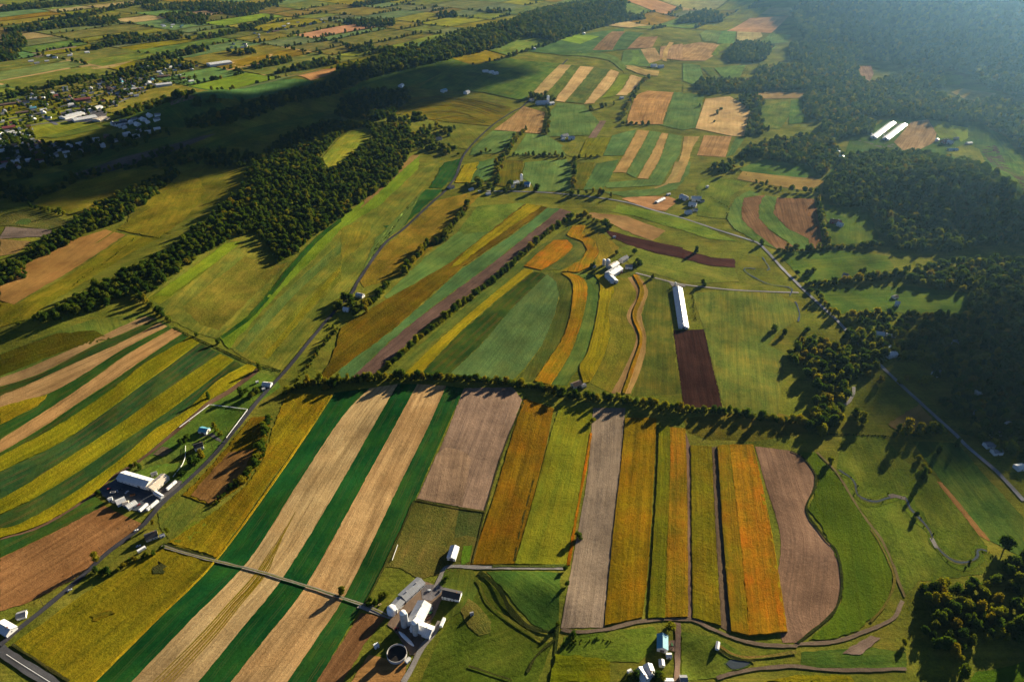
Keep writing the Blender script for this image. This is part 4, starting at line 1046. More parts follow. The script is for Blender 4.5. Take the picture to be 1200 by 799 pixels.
def car(label, tile, s, rz, mat, group=None):
    p = unproj(px(tile, s))[0]
    root = empty('parked_car', (p[0], p[1], float(hgt(p[0], p[1])) + .45), rz); tag(root, label, 'car', group)
    prof = [(-2.2, .35), (-2.2, .85), (-1.5, .95), (2.15, .8), (2.2, .35)]
    v = [(a, -.88, b) for a, b in prof] + [(a, .88, b) for a, b in prof]
    n = len(prof)
    f = [tuple(range(n)), tuple(range(2 * n - 1, n - 1, -1))] + [(i, i + n, (i + 1) % n + n, (i + 1) % n) for i in range(n)]
    ob('body', mesh_from('body', v, f, mat), root)
    prof = [(-1.7, .93), (-1.2, 1.42), (.3, 1.45), (1.0, .9)]
    v = [(a, -.75, b) for a, b in prof] + [(a, .75, b) for a, b in prof]; n = 4
    f = [tuple(range(n)), tuple(range(2 * n - 1, n - 1, -1))] + [(i, i + n, (i + 1) % n + n, (i + 1) % n) for i in range(n)]
    c = ob('cabin', mesh_from('cabin', v, f, DARKGLASS), root)
    ob('roof_panel', boxmesh('roof_panel', 1.5, 1.4, .05, mat, 1.45), c, (-.45, 0, 0))
    for xx in (-1.35, 1.35):
        for yy in (-.82, .82): ob('wheel', WHEELS, root, (xx, yy, .33))
    return root


def fence(label, tile, s, h=1.3, mat=None, name='white_fence'):
    mat = mat or WHITE
    C = unproj(px(tile, s))[:, :2]
    n = max(3, int(resamp(C, 2)[1] / 3)); C, L = resamp(C, n)
    z = hgt(C[:, 0], C[:, 1]) + .3
    root = empty(name, (C[0, 0], C[0, 1], float(z[0]))); tag(root, label, 'fence')
    for k in range(3):
        v = []; f = []
        for i in range(n):
            x, y, zz = C[i, 0] - C[0, 0], C[i, 1] - C[0, 1], z[i] - z[0] + .35 + k * .42
            d = C[min(i + 1, n - 1)] - C[max(i - 1, 0)]; d = d / (np.hypot(*d) + 1e-9); nx, ny = -d[1] * .07, d[0] * .07
            v += [(x - nx, y - ny, zz), (x + nx, y + ny, zz), (x + nx, y + ny, zz + .24), (x - nx, y - ny, zz + .24)]
            if i:
                a = (i - 1) * 4; b = i * 4
                f += [(a + j, a + (j + 1) % 4, b + (j + 1) % 4, b + j) for j in range(4)]
        ob('rail', mesh_from('rail', [tuple(map(float, q)) for q in v], f, mat), root)
    pm = boxmesh('post', .22, .22, h + .4, mat, -.1)
    for i in range(0, n, 2): ob('post', pm, root, (float(C[i, 0] - C[0, 0]), float(C[i, 1] - C[0, 1]), float(z[i] - z[0])))
    return root


def tractor(label, tile, s, rz, mat, group=None):
    p = unproj(px(tile, s))[0]
    root = empty('tractor', (p[0], p[1], float(hgt(p[0], p[1])) + .45), rz); tag(root, label, 'tractor', group)
    ob('hood', boxmesh('hood', 2.2, .9, .9, mat, .8), root, (1.1, 0, 0))
    c = ob('cab', boxmesh('cab', 1.5, 1.4, 1.3, DARKGLASS, 1.2), root, (-.6, 0, 0)); ob('cab_roof', boxmesh('cab_roof', 1.7, 1.6, .15, mat, 2.5), c)
    for yy in (-.95, .95):
        ob('rear_wheel', RWHEEL, root, (-.8, yy, .85)); ob('front_wheel', WHEEL, root, (1.7, yy * .8, .5))
    return root


def wagon(label, tile, s, rz, mat, group=None):
    p = unproj(px(tile, s))[0]
    root = empty('farm_wagon', (p[0], p[1], float(hgt(p[0], p[1])) + .45), rz); tag(root, label, 'wagon', group)
    ob('bed', boxmesh('bed', 5.2, 2.3, .2, mat, .9), root)
    for yy in (-1.1, 1.1): ob('side_board', boxmesh('side_board', 5.2, .08, 1.3, mat, 1.1), root, (0, yy, 0))
    for xx in (-2.55, 2.55): ob('end_board', boxmesh('end_board', .08, 2.1, 1.3, mat, 1.1), root, (xx, 0, 0))
    ob('drawbar', boxmesh('drawbar', 2, .15, .15, TYRE, .7), root, (3.5, 0, 0))
    for xx in (-1.7, 1.7):
        for yy in (-1, 1): ob('wheel', WHEEL, root, (xx, yy, .5))
    return root


RWHEEL = wheelmesh(.85, .5)
BALE = None


def bale(label, tile, s, rz, group):
    global BALE
    if BALE is None:
        BALE = wheelmesh(.8, 1.3); BALE.name = 'straw_roll'; BALE.materials.clear(); BALE.materials.append(solid('straw', (.42, .31, .15), .95, 0, var=.4, scale=3))
    p = unproj(px(tile, s))[0]
    o = bpy.data.objects.new('hay_bale', BALE); COL.objects.link(o)
    o.location = (p[0], p[1], float(hgt(p[0], p[1])) + 1.1); o.rotation_euler = (0, 0, rz); tag(o, label, 'hay bale', group)


def hut(name, label, cat, tile, s, L, Wd, h, rz=.6, wallm=WW, roofm=RW, group=None):
    p = unproj(px(tile, s))[0]
    root = empty(name, (p[0], p[1], float(hgt(p[0], p[1]))), rz); tag(root, label, cat, group)
    wall, roof = gable_meshes(L, Wd, h, Wd * .22, wallm, roofm, .25)
    ob('wall', wall, root); ob('roof', roof, root); ob('door', DOOR_SM, root, (0, -Wd / 2 - .03, 0))
    return root


# --- the white dairy farm, bottom middle
gable('machine_barn', 'long barn with dark grey metal roof beside the dirt farmyard', 'barn', 'N', '368,190 256,292', 10.5, 4.2, 2.4, RG, WG)
gable('barn', 'low grey-white shed joined to the long grey-roofed barn', 'barn', 'N', '250,305 200,362', 9, 4, 1.6, RG, WG)
silo('short white domed tank in front of the low shed', 'N', '198,392', 4.2, 6, WHITE)
gable('dairy_barn', 'large white dairy barn with bright sheet roof and two silos', 'barn', 'N', '388,318 322,440', 13, 6, 3.4, RW, WW)
gable('dairy_barn', 'white wing built across the lower end of the dairy barn', 'barn', 'N', '318,448 432,492', 10.5, 5, 2.4, RW, WW)
gable('milk_house', 'small white lean-to shed in the angle of the dairy barn', 'shed', 'N', '385,375 420,345', 6, 3, 1.2, RW, WW, kind='plain')
silo('tall pale silo at the left wall of the dairy barn', 'N', '272,468', 2.9, 19, CONC)
silo('tall pale silo in front of the dairy barn wing', 'N', '338,516', 2.7, 17, CONC)
gable('farmhouse', 'white farmhouse with dark shingle roof beside the green mound', 'house', 'N', '498,258 600,275', 9, 5.2, 2.8, RD, WW, kind='house')
gable('barn', 'small white barn with bright roof below the fenced paddock', 'barn', 'N', '568,-8 545,62', 8.5, 4, 2, RW, WW)
hut('shed', 'small white shed on the brown field under the silos', 'shed', 'N', '107,592', 4, 3.4, 3.2)
hut('shed', 'little pale shed right of the round manure tank', 'shed', 'N', '292,677', 4.5, 3, 2.6, .9)
hut('pump_house', 'tiny hut on the brown grass mound', 'shed', 'N', '668,402', 3, 2.6, 2.2, .3, WG, RGS)
trailer('white trailer parked beside the gravel drive of the dairy farm', 'N', '485,475 507,425')


def silage_bag():
    c, L, rz = place_axis('N', '240,500 325,583', 1)
    root = empty('silage_bag', (c[0], c[1], float(hgt(c[0], c[1]))), rz)
    tag(root, 'long white plastic silage tube lying below the dairy barn', 'silage bag')
    v = []; f = []; k = 10; n = 14
    for i in range(n + 1):
        t = i / n; e = min(1, 3.2 * min(t, 1 - t) + .15) ** .5; x = (t - .5) * L
        v += [(x, 1.7 * e * math.cos(math.pi * j / (k - 1)), 2.0 * e * math.sin(math.pi * j / (k - 1)) + .1 + .05 * (i % 2)) for j in range(k)]
        if i: f += [((i - 1) * k + j, i * k + j, i * k + j + 1, (i - 1) * k + j + 1) for j in range(k - 1)]
    ob('plastic_skin', mesh_from('plastic_skin', v, f, WHITE), root)
    ob('tied_end', boxmesh('tied_end', .6, .6, .7, WHITE), root, (L / 2 + .1, 0, .1)); ob('tied_end', boxmesh('tied_end', .6, .6, .7, WHITE), root, (-L / 2 - .1, 0, .1))


silage_bag()
GREENP = solid('green_paint', (.02, .12, .03), .4, .4); REDP = solid('red_paint', (.25, .03, .02), .4, .4); RUST = solid('rusty_steel', (.12, .06, .035), .8, .2)
tractor('green tractor in the yard between dairy barn and farmhouse', 'N', '425,400', .9, GREENP)
tractor('red tractor on the drive left of the silage tube', 'N', '225,490', .6, REDP)
wagon('rusty wagon behind the green tractor at the dairy barn', 'N', '410,425', .5, RUST)
wagon('grey wagon parked in front of the long grey-roofed barn', 'N', '345,265', .75, CONC)
wagon('rusty wagon on the dark yard of the white workshop', 'O', '280,505', .3, RUST)
tractor('red tractor at the far left of the dark paved yard', 'O', '140,470', 1.2, REDP)
wagon('pale wagon beside the red tractor on the paved yard', 'O', '165,490', .2, CONC)
car('dark pickup in front of the white farmhouse at the dairy yard', 'N', '480,265', 1.1, solid('car_dark', (.05, .06, .08), .3, .5))
car('silver car at the paved corner of the dairy farmyard', 'N', '415,262', .3, solid('car_silver', (.4, .42, .45), .3, .5))
for q in ('60,335', '72,345', '84,352', '120,350', '130,345'):
    bale('round bale stored by the lane below the third green strip', 'N', q, random.uniform(0, 3), 'round bales by the lane')
wagon('red wagon on the hilltop farm yard', 'P', '500,345', .4, REDP)
tractor('green tractor on the drive of the teal barn', 'U', '640,490', 1.5, GREENP)


def manure_tank():
    p = unproj(px('N', '228,640'))[0]
    root = empty('manure_tank', (p[0], p[1], float(hgt(p[0], p[1]))))
    tag(root, 'open round manure tank with pale rim and dark contents', 'tank')
    k = 48; ro, ri, h = 8.7, 8.35, 3.6; v = []; f = []
    for (r, z) in ((ro, -1), (ro, h), (ri, h), (ri, .2)): v += [(r * math.cos(2 * math.pi * i / k), r * math.sin(2 * math.pi * i / k), z) for i in range(k)]
    for j in range(3): f += [(j * k + i, j * k + (i + 1) % k, (j + 1) * k + (i + 1) % k, (j + 1) * k + i) for i in range(k)]
    ob('tank_wall', mesh_from('tank_wall', v, f, CONC), root)
    v = [(ri * math.cos(2 * math.pi * i / k), ri * math.sin(2 * math.pi * i / k), 1.2) for i in range(k)]
    ob('slurry', mesh_from('slurry', v, [tuple(range(k))], solid('slurry', (.018, .015, .012), .35, .3)), root)
    ob('ladder', boxmesh('ladder', .5, .15, 4.2, CONC), root, (ro + .1, 0, 0), R(90))


manure_tank()
fence('short white fence at the left edge of the rough paddock', 'N', '232,-5 200,85')

# --- workshop and houses by the road, left
gable('workshop', 'long workshop with white roof at the dark paved yard', 'workshop', 'O', '203,368 372,418', 13, 5, 2.8, RW, WW)
gable('workshop', 'workshop wing with tan sheet roof facing the road', 'workshop', 'O', '462,374 372,452', 12, 4.6, 2.4, RTAN, WC)
trailer('white trailer alone at the road side of the tan-roofed wing', 'O', '478,468 532,420')
trailer('white trailer nearest the road in the row at the yard', 'O', '362,588 426,534')
trailer('white trailer second from the road in the row at the yard', 'O', '318,594 364,552')
hut('canopy', 'long flat white canopy at the yard entrance', 'canopy', 'O', '432,505', 13, 4, 3, -.55)
hut('tent', 'white storage tent left of the row of trailers', 'tent', 'O', '275,566', 10, 8, 3.2, .9)
hut('tent', 'white storage tent at the lower edge of the paved yard', 'tent', 'O', '212,545', 9, 9, 3.4, .7, WW, RW)
hut('tent', 'pale lopsided tent beside the larger yard tent', 'tent', 'O', '240,555', 6, 5, 2.8, .4, WC, RTAN)
hut('shed', 'small white shed at the left corner of the paved yard', 'shed', 'O', '150,530', 4, 4, 3, .5)
hut('shed', 'pale hut in the garden behind the workshop', 'shed', 'O', '405,382', 6, 4, 3, .5, WG, RGS)
car('dark car parked in the middle of the paved yard', 'O', '205,470', .4, solid('car_dark', (.05, .06, .08), .3, .5))
car('white car parked at the far side of the paved yard', 'O', '245,485', 1.2, WHITE)
car('silver car parked in front of the long workshop', 'O', '190,480', 2.2, solid('car_silver', (.4, .42, .45), .3, .5))
car('red car parked at the end of the trailers', 'O', '312,560', .9, solid('car_red', (.25, .03, .03), .3, .5))
gable('garage', 'teal-roofed garage with white gable at the paved drive', 'garage', 'O', '668,104 716,112', 9, 3.6, 2.2, RT, WW, kind='barn')
gable('farmhouse', 'white farmhouse with dark roof between trees and the road', 'house', 'O', '632,205 684,190', 8.5, 5, 2.6, RD, WW, kind='house')
gable('bungalow', 'bungalow with dark roof and pale gable below the road bend', 'house', 'O', '345,735 415,708', 9, 3.4, 2.8, RD, WC, kind='house')
gable('cottage', 'small cottage with pale blue-grey roof at the road bend', 'house', 'T', '212,655 255,660', 8, 3.6, 2.4, RW, WW, kind='house')
hut('shed', 'tiny white shed in front of the cottage at the road bend', 'shed', 'T', '218,697', 4, 3.5, 2.8)
hut('shed', 'small white shed left of the cottage at the road bend', 'shed', 'T', '185,660', 3.5, 3, 2.5)
car('pale car parked on the drive of the bungalow', 'O', '312,800', .5, WHITE)
trailer('blue-white camper parked behind the bungalow', 'J', '540,288 566,272', L=8)
hut('shed', 'little white shed at the right of the bungalow', 'shed', 'O', '452,742', 4.5, 3, 2.6, .6)
gable('house', 'white house with bright roof at the left edge by the road', 'house', 'J', '-10,562 40,590', 10, 4.2, 2.6, RW, WW, kind='house')
gable('garage', 'small pale garage beside the house at the left edge', 'garage', 'J', '62,532 98,522', 7, 3, 1.8, RGS, WW, kind='plain')
fence('white board fence along the road beside the lawn', 'G', '795,340 870,240 740,224')
fence('long white fence on the upper edge of the lawn', 'G', '735,224 690,258 630,303')
fence('curving white fence down the lawn below the farmhouse', 'O', '588,215 586,285 570,325 540,362 515,395')

# --- hilltop farm
gable('barn', 'large white-roofed barn in the middle of the hilltop farm', 'barn', 'P', '420,335 490,292', 16, 6, 3.6, RW, WW)
gable('barn', 'lower white barn at the front of the hilltop farm', 'barn', 'P', '415,345 460,388', 13, 5, 2.6, RW, WW)
gable('barn', 'beige-roofed barn behind the large white barn on the hilltop', 'barn', 'P', '430,290 475,262', 11, 6, 3, RTAN, WC)
silo('pale silo left of the beige-roofed hilltop barn', 'P', '410,305', 3.2, 14, CONC)
silo('short silo at the left edge of the hilltop farm', 'P', '385,290', 2.8, 10, CONC)
gable('farmhouse', 'white farmhouse behind the hilltop barns', 'house', 'P', '500,245 540,222', 9, 5.5, 3, RGS, WW, kind='house')
gable('cottage', 'white cottage at the right of the hilltop farm', 'house', 'P', '530,285 578,288', 9, 4.2, 2.4, RGS, WW, kind='house')
hut('shed', 'small grey shed left of the hilltop silos', 'shed', 'P', '320,305', 6, 5, 3, .3, WG, RGS)
hut('shed', 'tiny white shed on the slope above the hilltop farm', 'shed', 'P', '455,105', 5, 4, 2.5, .3)
gable('poultry_house', 'very long white-roofed poultry shed beside the lane', 'poultry house', 'P', '880,432 922,690', 15, 3.6, 3.2, RW, WW)

# --- white farm by the straight road
gable('barn', 'white barn at the upper left of the roadside farm', 'barn', 'Q', '595,225 630,240', 13, 6, 3, RW, WW, L=18)
gable('barn', 'white barn at the upper right of the roadside farm', 'barn', 'Q', '680,240 715,240', 14, 6, 3.5, RW, WW, L=20)
gable('barn', 'white barn in the middle of the roadside farm', 'barn', 'Q', '655,280 690,285', 12, 5, 3, RW, WW, L=16)
gable('farmhouse', 'white house nearest the road at the roadside farm', 'house', 'Q', '625,340 660,335', 10, 5, 3, RW, WW, kind='house', L=13)
gable('house', 'small white house right of the roadside farm barns', 'house', 'Q', '680,325 700,325', 8, 4, 2, RGS, WW, kind='house', L=9)
hut('shed', 'dark shed behind the right barn of the roadside farm', 'shed', 'Q', '735,280', 9, 7, 4, .2, WG, RD)
gable('poultry_house', 'long white shed on the pink stubble field', 'shed', 'Q', '415,275 470,248', 8, 3, 1.6, RW, WW)
hut('shed', 'small white shed above the long shed on the stubble', 'shed', 'Q', '500,232', 9, 5, 3, .5)
hut('shed', 'tiny white hut right of the roadside farm', 'shed', 'Q', '772,182', 5, 5, 5, .5)

# --- bottom farm with teal barn
gable('barn', 'teal metal-roofed barn at the end of the dirt drive', 'barn', 'U', '563,375 563,500', 9, 5, 2.4, RT, WW)
hut('shed', 'small white shed below the teal barn', 'shed', 'U', '612,583', 4.5, 4, 2.8, 0)
hut('shed', 'white shed left of the dirt drive near the white house', 'shed', 'U', '550,648', 5.5, 4.5, 3, 1.5)
gable('farmhouse', 'white house with two bright roofs at the bottom', 'house', 'U', '372,690 412,745', 8, 5, 2.4, RW, WW, kind='house', L=11)
gable('house', 'white annexe right of the white house at the bottom', 'house', 'U', '440,650 465,715', 7.5, 5, 2.4, RW, WW, kind='house', L=10)
hut('shed', 'tiny white shed left of the white house at the bottom', 'shed', 'U', '278,720', 3.6, 3.4, 2.6, .4)
gable('garage', 'white flat-roofed garage at the bottom edge by the drive', 'garage', 'U', '575,790 655,792', 6, 2.8, 1, RW, WW, kind='plain')
hut('shed', 'pale shed right of the dirt drive at the bottom edge', 'shed', 'U', '737,785', 6, 6, 3, 0, WW, RGS)
hut('shed', 'small white box shed at the hollow right of the grass slope', 'shed', 'U', '1030,497', 7, 3, 2.6, 1.2)
gable('barn', 'weathered barn with brown roof in the hedgerow', 'barn', 'E', '812,745 838,735', 9, 5, 3, RBR, WC, L=13)
hut('shed', 'grey shed beside the weathered hedgerow barn', 'shed', 'E', '848,758', 7, 6, 3, .5, WG, RGS)
gable('cottage', 'white cottage with bright roof, upper of two among trees', 'house', 'T', '700,190 735,198', 8, 4, 2.4, RW, WW, kind='house')
gable('cottage', 'white cottage with bright roof, lower of two among trees', 'house', 'T', '632,265 660,268', 7, 4, 2.4, RW, WW, kind='house')
hut('shed', 'dark little shed between the two white cottages', 'shed', 'T', '668,245', 5, 4, 3, .4, WG, RD)

# --- farms in the middle distance
gable('barn', 'large white barn of the farm under the striped block', 'barn', 'V', '365,205 440,200', 16, 7, 4, RW, WW)
gable('barn', 'second white barn of the farm under the striped block', 'barn', 'V', '445,212 470,208', 13, 6, 3, RW, WW, L=18)
silo('tall white silo at the farm under the striped block', 'V', '437,212', 4, 18, WHITE)
hut('shed', 'grey shed left of the farm under the striped block', 'shed', 'V', '335,205', 14, 10, 5, .5, WG, RGS)
gable('barn', 'blue-roofed barn beside the pale green square', 'barn', 'V', '285,708 325,710', 15, 6, 3.5, RB, WW)
gable('barn', 'white barn left of the blue-roofed barn', 'barn', 'V', '220,705 245,700', 13, 5, 3, RW, WW, L=16)
silo('white silo behind the blue-roofed barn', 'V', '271,705', 3, 15, WHITE)
hut('farmhouse', 'grey farmhouse in front of the blue-roofed barn', 'house', 'V', '210,745', 12, 9, 5, .4, WW, RGS)
gable('farmhouse', 'white farmhouse among trees in the middle distance', 'house', 'V', '525,415 560,405', 11, 5, 3, RGS, WW, kind='house')
gable('barn', 'white barn right of the middle-distance farmhouse', 'barn', 'V', '565,425 605,425', 12, 5, 3, RW, WW)
hut('shed', 'small white shed below the middle-distance farmhouse', 'shed', 'V', '530,448', 9, 7, 4, .4)
hut('house', 'small house hidden in the dark tree belt', 'house', 'V', '897,192', 12, 9, 5, .4)
hut('house', 'white cottage by the road below the dark tree clump', 'house', 'V', '65,790', 10, 8, 4, .4)
hut('house', 'dark-roofed house beside the yellow patch', 'house', 'B', '385,660', 14, 10, 4, .7, WG, RD)
hut('shed', 'white shed right of the yellow patch', 'shed', 'B', '455,668', 10, 7, 4, .7)
gable('barn', 'pale cottage in the scattered hillside wood', 'house', 'B', '335,482 350,480', 10, 5, 3, RGS, WW, kind='house', L=14)
for i, (q, l) in enumerate((('505,255', 'left of three pale sheds on the shaded hillside'), ('525,258', 'middle of three pale sheds on the shaded hillside'), ('540,262', 'right of three pale sheds on the shaded hillside'),
                            ('360,322', 'teal-roofed shed at the foot of the shaded hill'), ('440,328', 'white house at the foot of the shaded hill'), ('210,305', 'white house below the dark hilltop wood'),
                            ('850,122', 'white house high on the far hill'), ('675,175', 'white house beside the brown hedge on the far hill'))):
    hut('house', l, 'house', 'B', q, 20, 14, 6, .3 + i * .2, WW, RT if i == 3 else RW)
for i, (q, l) in enumerate((('1095,235', 'left white building of the far contour-field farm'), ('1120,238', 'right white building of the far contour-field farm'))):
    hut('barn', l, 'barn', 'B', q, 22, 14, 7, .3, WW, RW)

# --- twin poultry houses and far farm on the right
gable('poultry_house', 'left of the two long white sheds on the wooded bench', 'poultry house', 'W', '522,130 385,238', 17, 4, 3.4, RW, WW)
gable('poultry_house', 'right of the two long white sheds on the wooded bench', 'poultry house', 'W', '603,142 470,250', 17, 4, 3.4, RW, WW)
gable('shed', 'long pale teal roof in the shade of the woods', 'shed', 'W', '122,322 172,383', 12, 4, 2.4, RT, WW)
gable('barn', 'red-roofed barn of the far farm beside the bank', 'barn', 'W', '880,262 905,258', 14, 6, 4, RRED, WR, L=20)
gable('barn', 'white barn of the far farm beside the bank', 'barn', 'W', '908,265 945,272', 13, 6, 3, RW, WW)
gable('shed', 'pale blue shed in front of the far farm', 'shed', 'W', '910,325 975,322', 11, 4, 2, RT, WW)
hut('shed', 'small white hut left of the far farm', 'shed', 'W', '825,275', 7, 8, 6, 1.3)
hut('shed', 'beige shed right of the far farm', 'shed', 'W', '1050,295', 16, 10, 4, .3, WC, RTAN)
hut('shed', 'grey shed right behind the far farm', 'shed', 'W', '962,262', 10, 8, 5, .3, WG, RGS)

# --- houses in the shaded hamlet on the right
gable('barn', 'dark red barn roof beside the small grass field', 'barn', 'X', '230,35 300,42', 11, 5, 3, RRED, WR)
gable('house', 'white house beside the dark red barn', 'house', 'X', '278,52 310,62', 10, 5, 3, RW, WW, kind='house')
gable('house', 'white house by the lit tree row near the straight road', 'house', 'X', '315,370 345,380', 10, 5, 3, RGS, WW, kind='house')
gable('house', 'white house alone in the shaded field', 'house', 'X', '640,545 668,552', 10, 5, 3, RW, WW, kind='house')
hut('garage', 'dark-roofed garage beside the house in the shaded field', 'garage', 'X', '632,528', 9, 7, 3, .4, WW, RD)
gable('house', 'upper white house in the shaded hamlet', 'house', 'X', '520,735 570,742', 10, 5, 3, RW, WW, kind='house')
hut('shed', 'long pale shed right of the upper hamlet house', 'shed', 'X', '605,768', 13, 5, 3, -.3)
gable('house', 'lower white house in the shaded hamlet', 'house', 'F', '720,638 750,632', 9, 5, 3, RW, WW, kind='house')
hut('shed', 'small white shed above the lower hamlet house', 'shed', 'F', '722,622', 8, 4, 3, .5)
for q, l in (('955,605', 'pale roof deep in the dark hamlet trees'), ('890,715', 'pale roof beside the shaded hamlet drive')):
    hut('house', l, 'house', 'F', q, 12, 9, 4, .5, WW, RGS)
for q, l in (('625,108', 'small pale house right of the lit pair of trees'), ('660,310', 'white house above the dark yard on the right'), ('725,350', 'white house right of the dark yard'), ('800,300', 'grey house under the trees at the right edge'),
             ('690,415', 'pale house below the road trees on the right'), ('735,455', 'second pale house below the road trees on the right'), ('870,545', 'white house at the far right edge by the road'), ('620,235', 'grey house behind the lit pair of trees')):
    hut('house', l, 'house', 'Z', q, 11, 8, 4, random.uniform(0, 1.5), WW, random.choice([RW, RGS, RGS]))

# --- the far town
HM = {}


def townhouse(rm, big=False):
    k = (rm.name, big)
    if k not in HM:
        L, Wd = (38, 18) if big else (15, 10)
        w, r = gable_meshes(L, Wd, 5, 3 if not big else 1.6, WW if rm is not RBR else WB, rm)
        HM[k] = (w, r)
    return HM[k]


TOWN_N = [0]
RCOL = {'white': RW, 'grey': RGS, 'dark': RD, 'brown': RBR, 'red': RRED, 'pale blue': RT}


def town(tile, s, n, desc, big=.08, mind=20, weights=(.45, .2, .1, .12, .08, .05)):
    poly = np.array(px(tile, s)); P = unproj(densify(poly, 10))[:, :2]
    x0, y0 = P.min(0); x1, y1 = P.max(0); pts = []
    t = 0
    while len(pts) < n and t < 6000:
        t += 1
        q = np.array([random.uniform(x0, x1), random.uniform(y0, y1)])
        if not inside(P, q[0], q[1]): continue
        if any(np.hypot(*(q - p)) < mind for p in pts): continue
        pts.append(q)
        c = random.choices(list(RCOL), weights)[0]
        b = random.random() < big
        w, r = townhouse(RCOL[c], b)
        root = empty('town_building' if b else 'town_house', (q[0], q[1], float(hgt(*q)) - .2), random.choice([.6, .6, 2.17]) + random.gauss(0, .15))
        k = random.uniform(.85, 1.2); root.scale = (k, k, k)
        tag(root, f"{c}-roofed {'large building' if b else 'house'} {desc}", 'building' if b else 'house', f"{c}-roofed {'large buildings' if b else 'houses'} {desc}")
        ob('wall', w, root); ob('roof', r, root)


town('A', '0,360 130,325 330,285 480,275 520,330 380,390 300,420 150,430 0,450', 62, 'in the sunlit town at the left', .2, 24)
town('A', '0,470 110,445 120,500 230,510 340,490 500,455 600,458 330,530 110,580 0,610', 62, 'in the shaded suburb at the left edge', 0, 22)
town('A', '340,295 560,255 690,275 690,292 540,310 420,335', 26, 'at the upper end of the town', .15, 26)
town('A', '480,242 600,232 690,222 690,250 560,252', 14, 'at the back of the town', .1, 26)
town('A', '390,440 560,402 556,428 430,452', 22, 'in the shaded yard under the town', 0, 20, (.6, .2, .2, 0, 0, 0))
town('A', '100,215 140,205 330,180 290,195 130,228', 8, 'beside the oval brown field', 0, 40)
town('A', '880,120 950,115 1000,85 1130,68 1150,80 1000,110 900,140', 16, 'in the far hamlet on the plain', .1, 50)
town('A', '800,155 880,160 880,172 810,172', 5, 'in the dark grove on the plain', 0, 40)
town('A', '570,92 640,88 640,100 580,104', 6, 'on the far plain', 0, 50)
town('B', '330,45 420,50 410,62 340,60', 5, 'in the far tree clump', 0, 50)
gable('factory', 'large factory with bright white roof on the sunlit plain', 'factory', 'A', '735,222 800,212', 46, 9, 3, RW, WW, L=85)
gable('store', 'long white-roofed store at the lower edge of the town', 'store', 'A', '255,418 335,404', 36, 7, 2, RW, WW, kind='plain')
gable('store', 'long pinkish store right of the white-roofed store', 'store', 'A', '335,418 370,408', 34, 7, 2, RTAN, WC, kind='plain')
gable('store', 'white-roofed store behind the lowest stores of the town', 'store', 'A', '215,410 285,392', 30, 7, 2, RW, WW, kind='plain')
gable('store', 'long white shed right behind the town stores', 'store', 'A', '300,385 350,370', 22, 7, 2, RW, WW, kind='plain')
gable('store', 'white-roofed warehouse at the right end of the town', 'store', 'A', '545,295 600,288', 30, 8, 2, RW, WW, kind='plain')
gable('store', 'red-roofed long store in the middle of the town', 'store', 'A', '250,348 315,340', 26, 7, 3, RRED, WB, kind='plain')
gable('store', 'red-roofed long building at the left edge of the town', 'store', 'A', '5,445 50,438', 24, 7, 3, RRED, WB, kind='plain')

# feed bins and poles
for q, l in (('862,428', 'upper end of the long white shed by the lane'), ('908,705', 'lower end of the long white shed by the lane')):
    silo('small pale feed bin at the ' + l, 'P', q, 1.5, 6, CONC)
silo('pale feed bin at the lower end of the left bench shed', 'W', '362,242', 1.8, 8, CONC)
silo('pale feed bin at the lower end of the right bench shed', 'W', '448,254', 1.8, 8, CONC)


def pole(x, y, label, rz):
    root = empty('utility_pole', (x, y, float(hgt(x, y))), rz); tag(root, label, 'utility pole', 'poles along the country road')
    ob('post', boxmesh('post', .26, .26, 10, MAT['bark'], -.2), root); ob('crossarm', boxmesh('crossarm', .14, 2.4, .16, MAT['bark'], 9.0), root, (.2, 0, 0))


C = unproj(cr(px('p', '10,742 54,707 96,671 120,648 161,617 184,590 211,567 239,540 261,515 295,472 312,453')))[:, :2]
C, L_ = resamp(C, 13)
for i, p in enumerate(C[:12]):
    pole(float(p[0]), float(p[1]), f'wooden utility pole beside the country road, {["first", "second", "third", "fourth", "fifth", "sixth", "seventh", "eighth", "ninth", "tenth", "eleventh", "twelfth"][i]} from the bottom corner', .7)
for q, l, c_ in (('160,622', 'white car driving on the country road above the bungalow', WHITE), ('262,519', 'dark car driving on the country road beside the fenced lawn', MAT['car_dark']), ('82,692', 'silver car on the shaded road under the tall pale tree', MAT['car_silver'])):
    car(l, 'p', q, .75, c_)
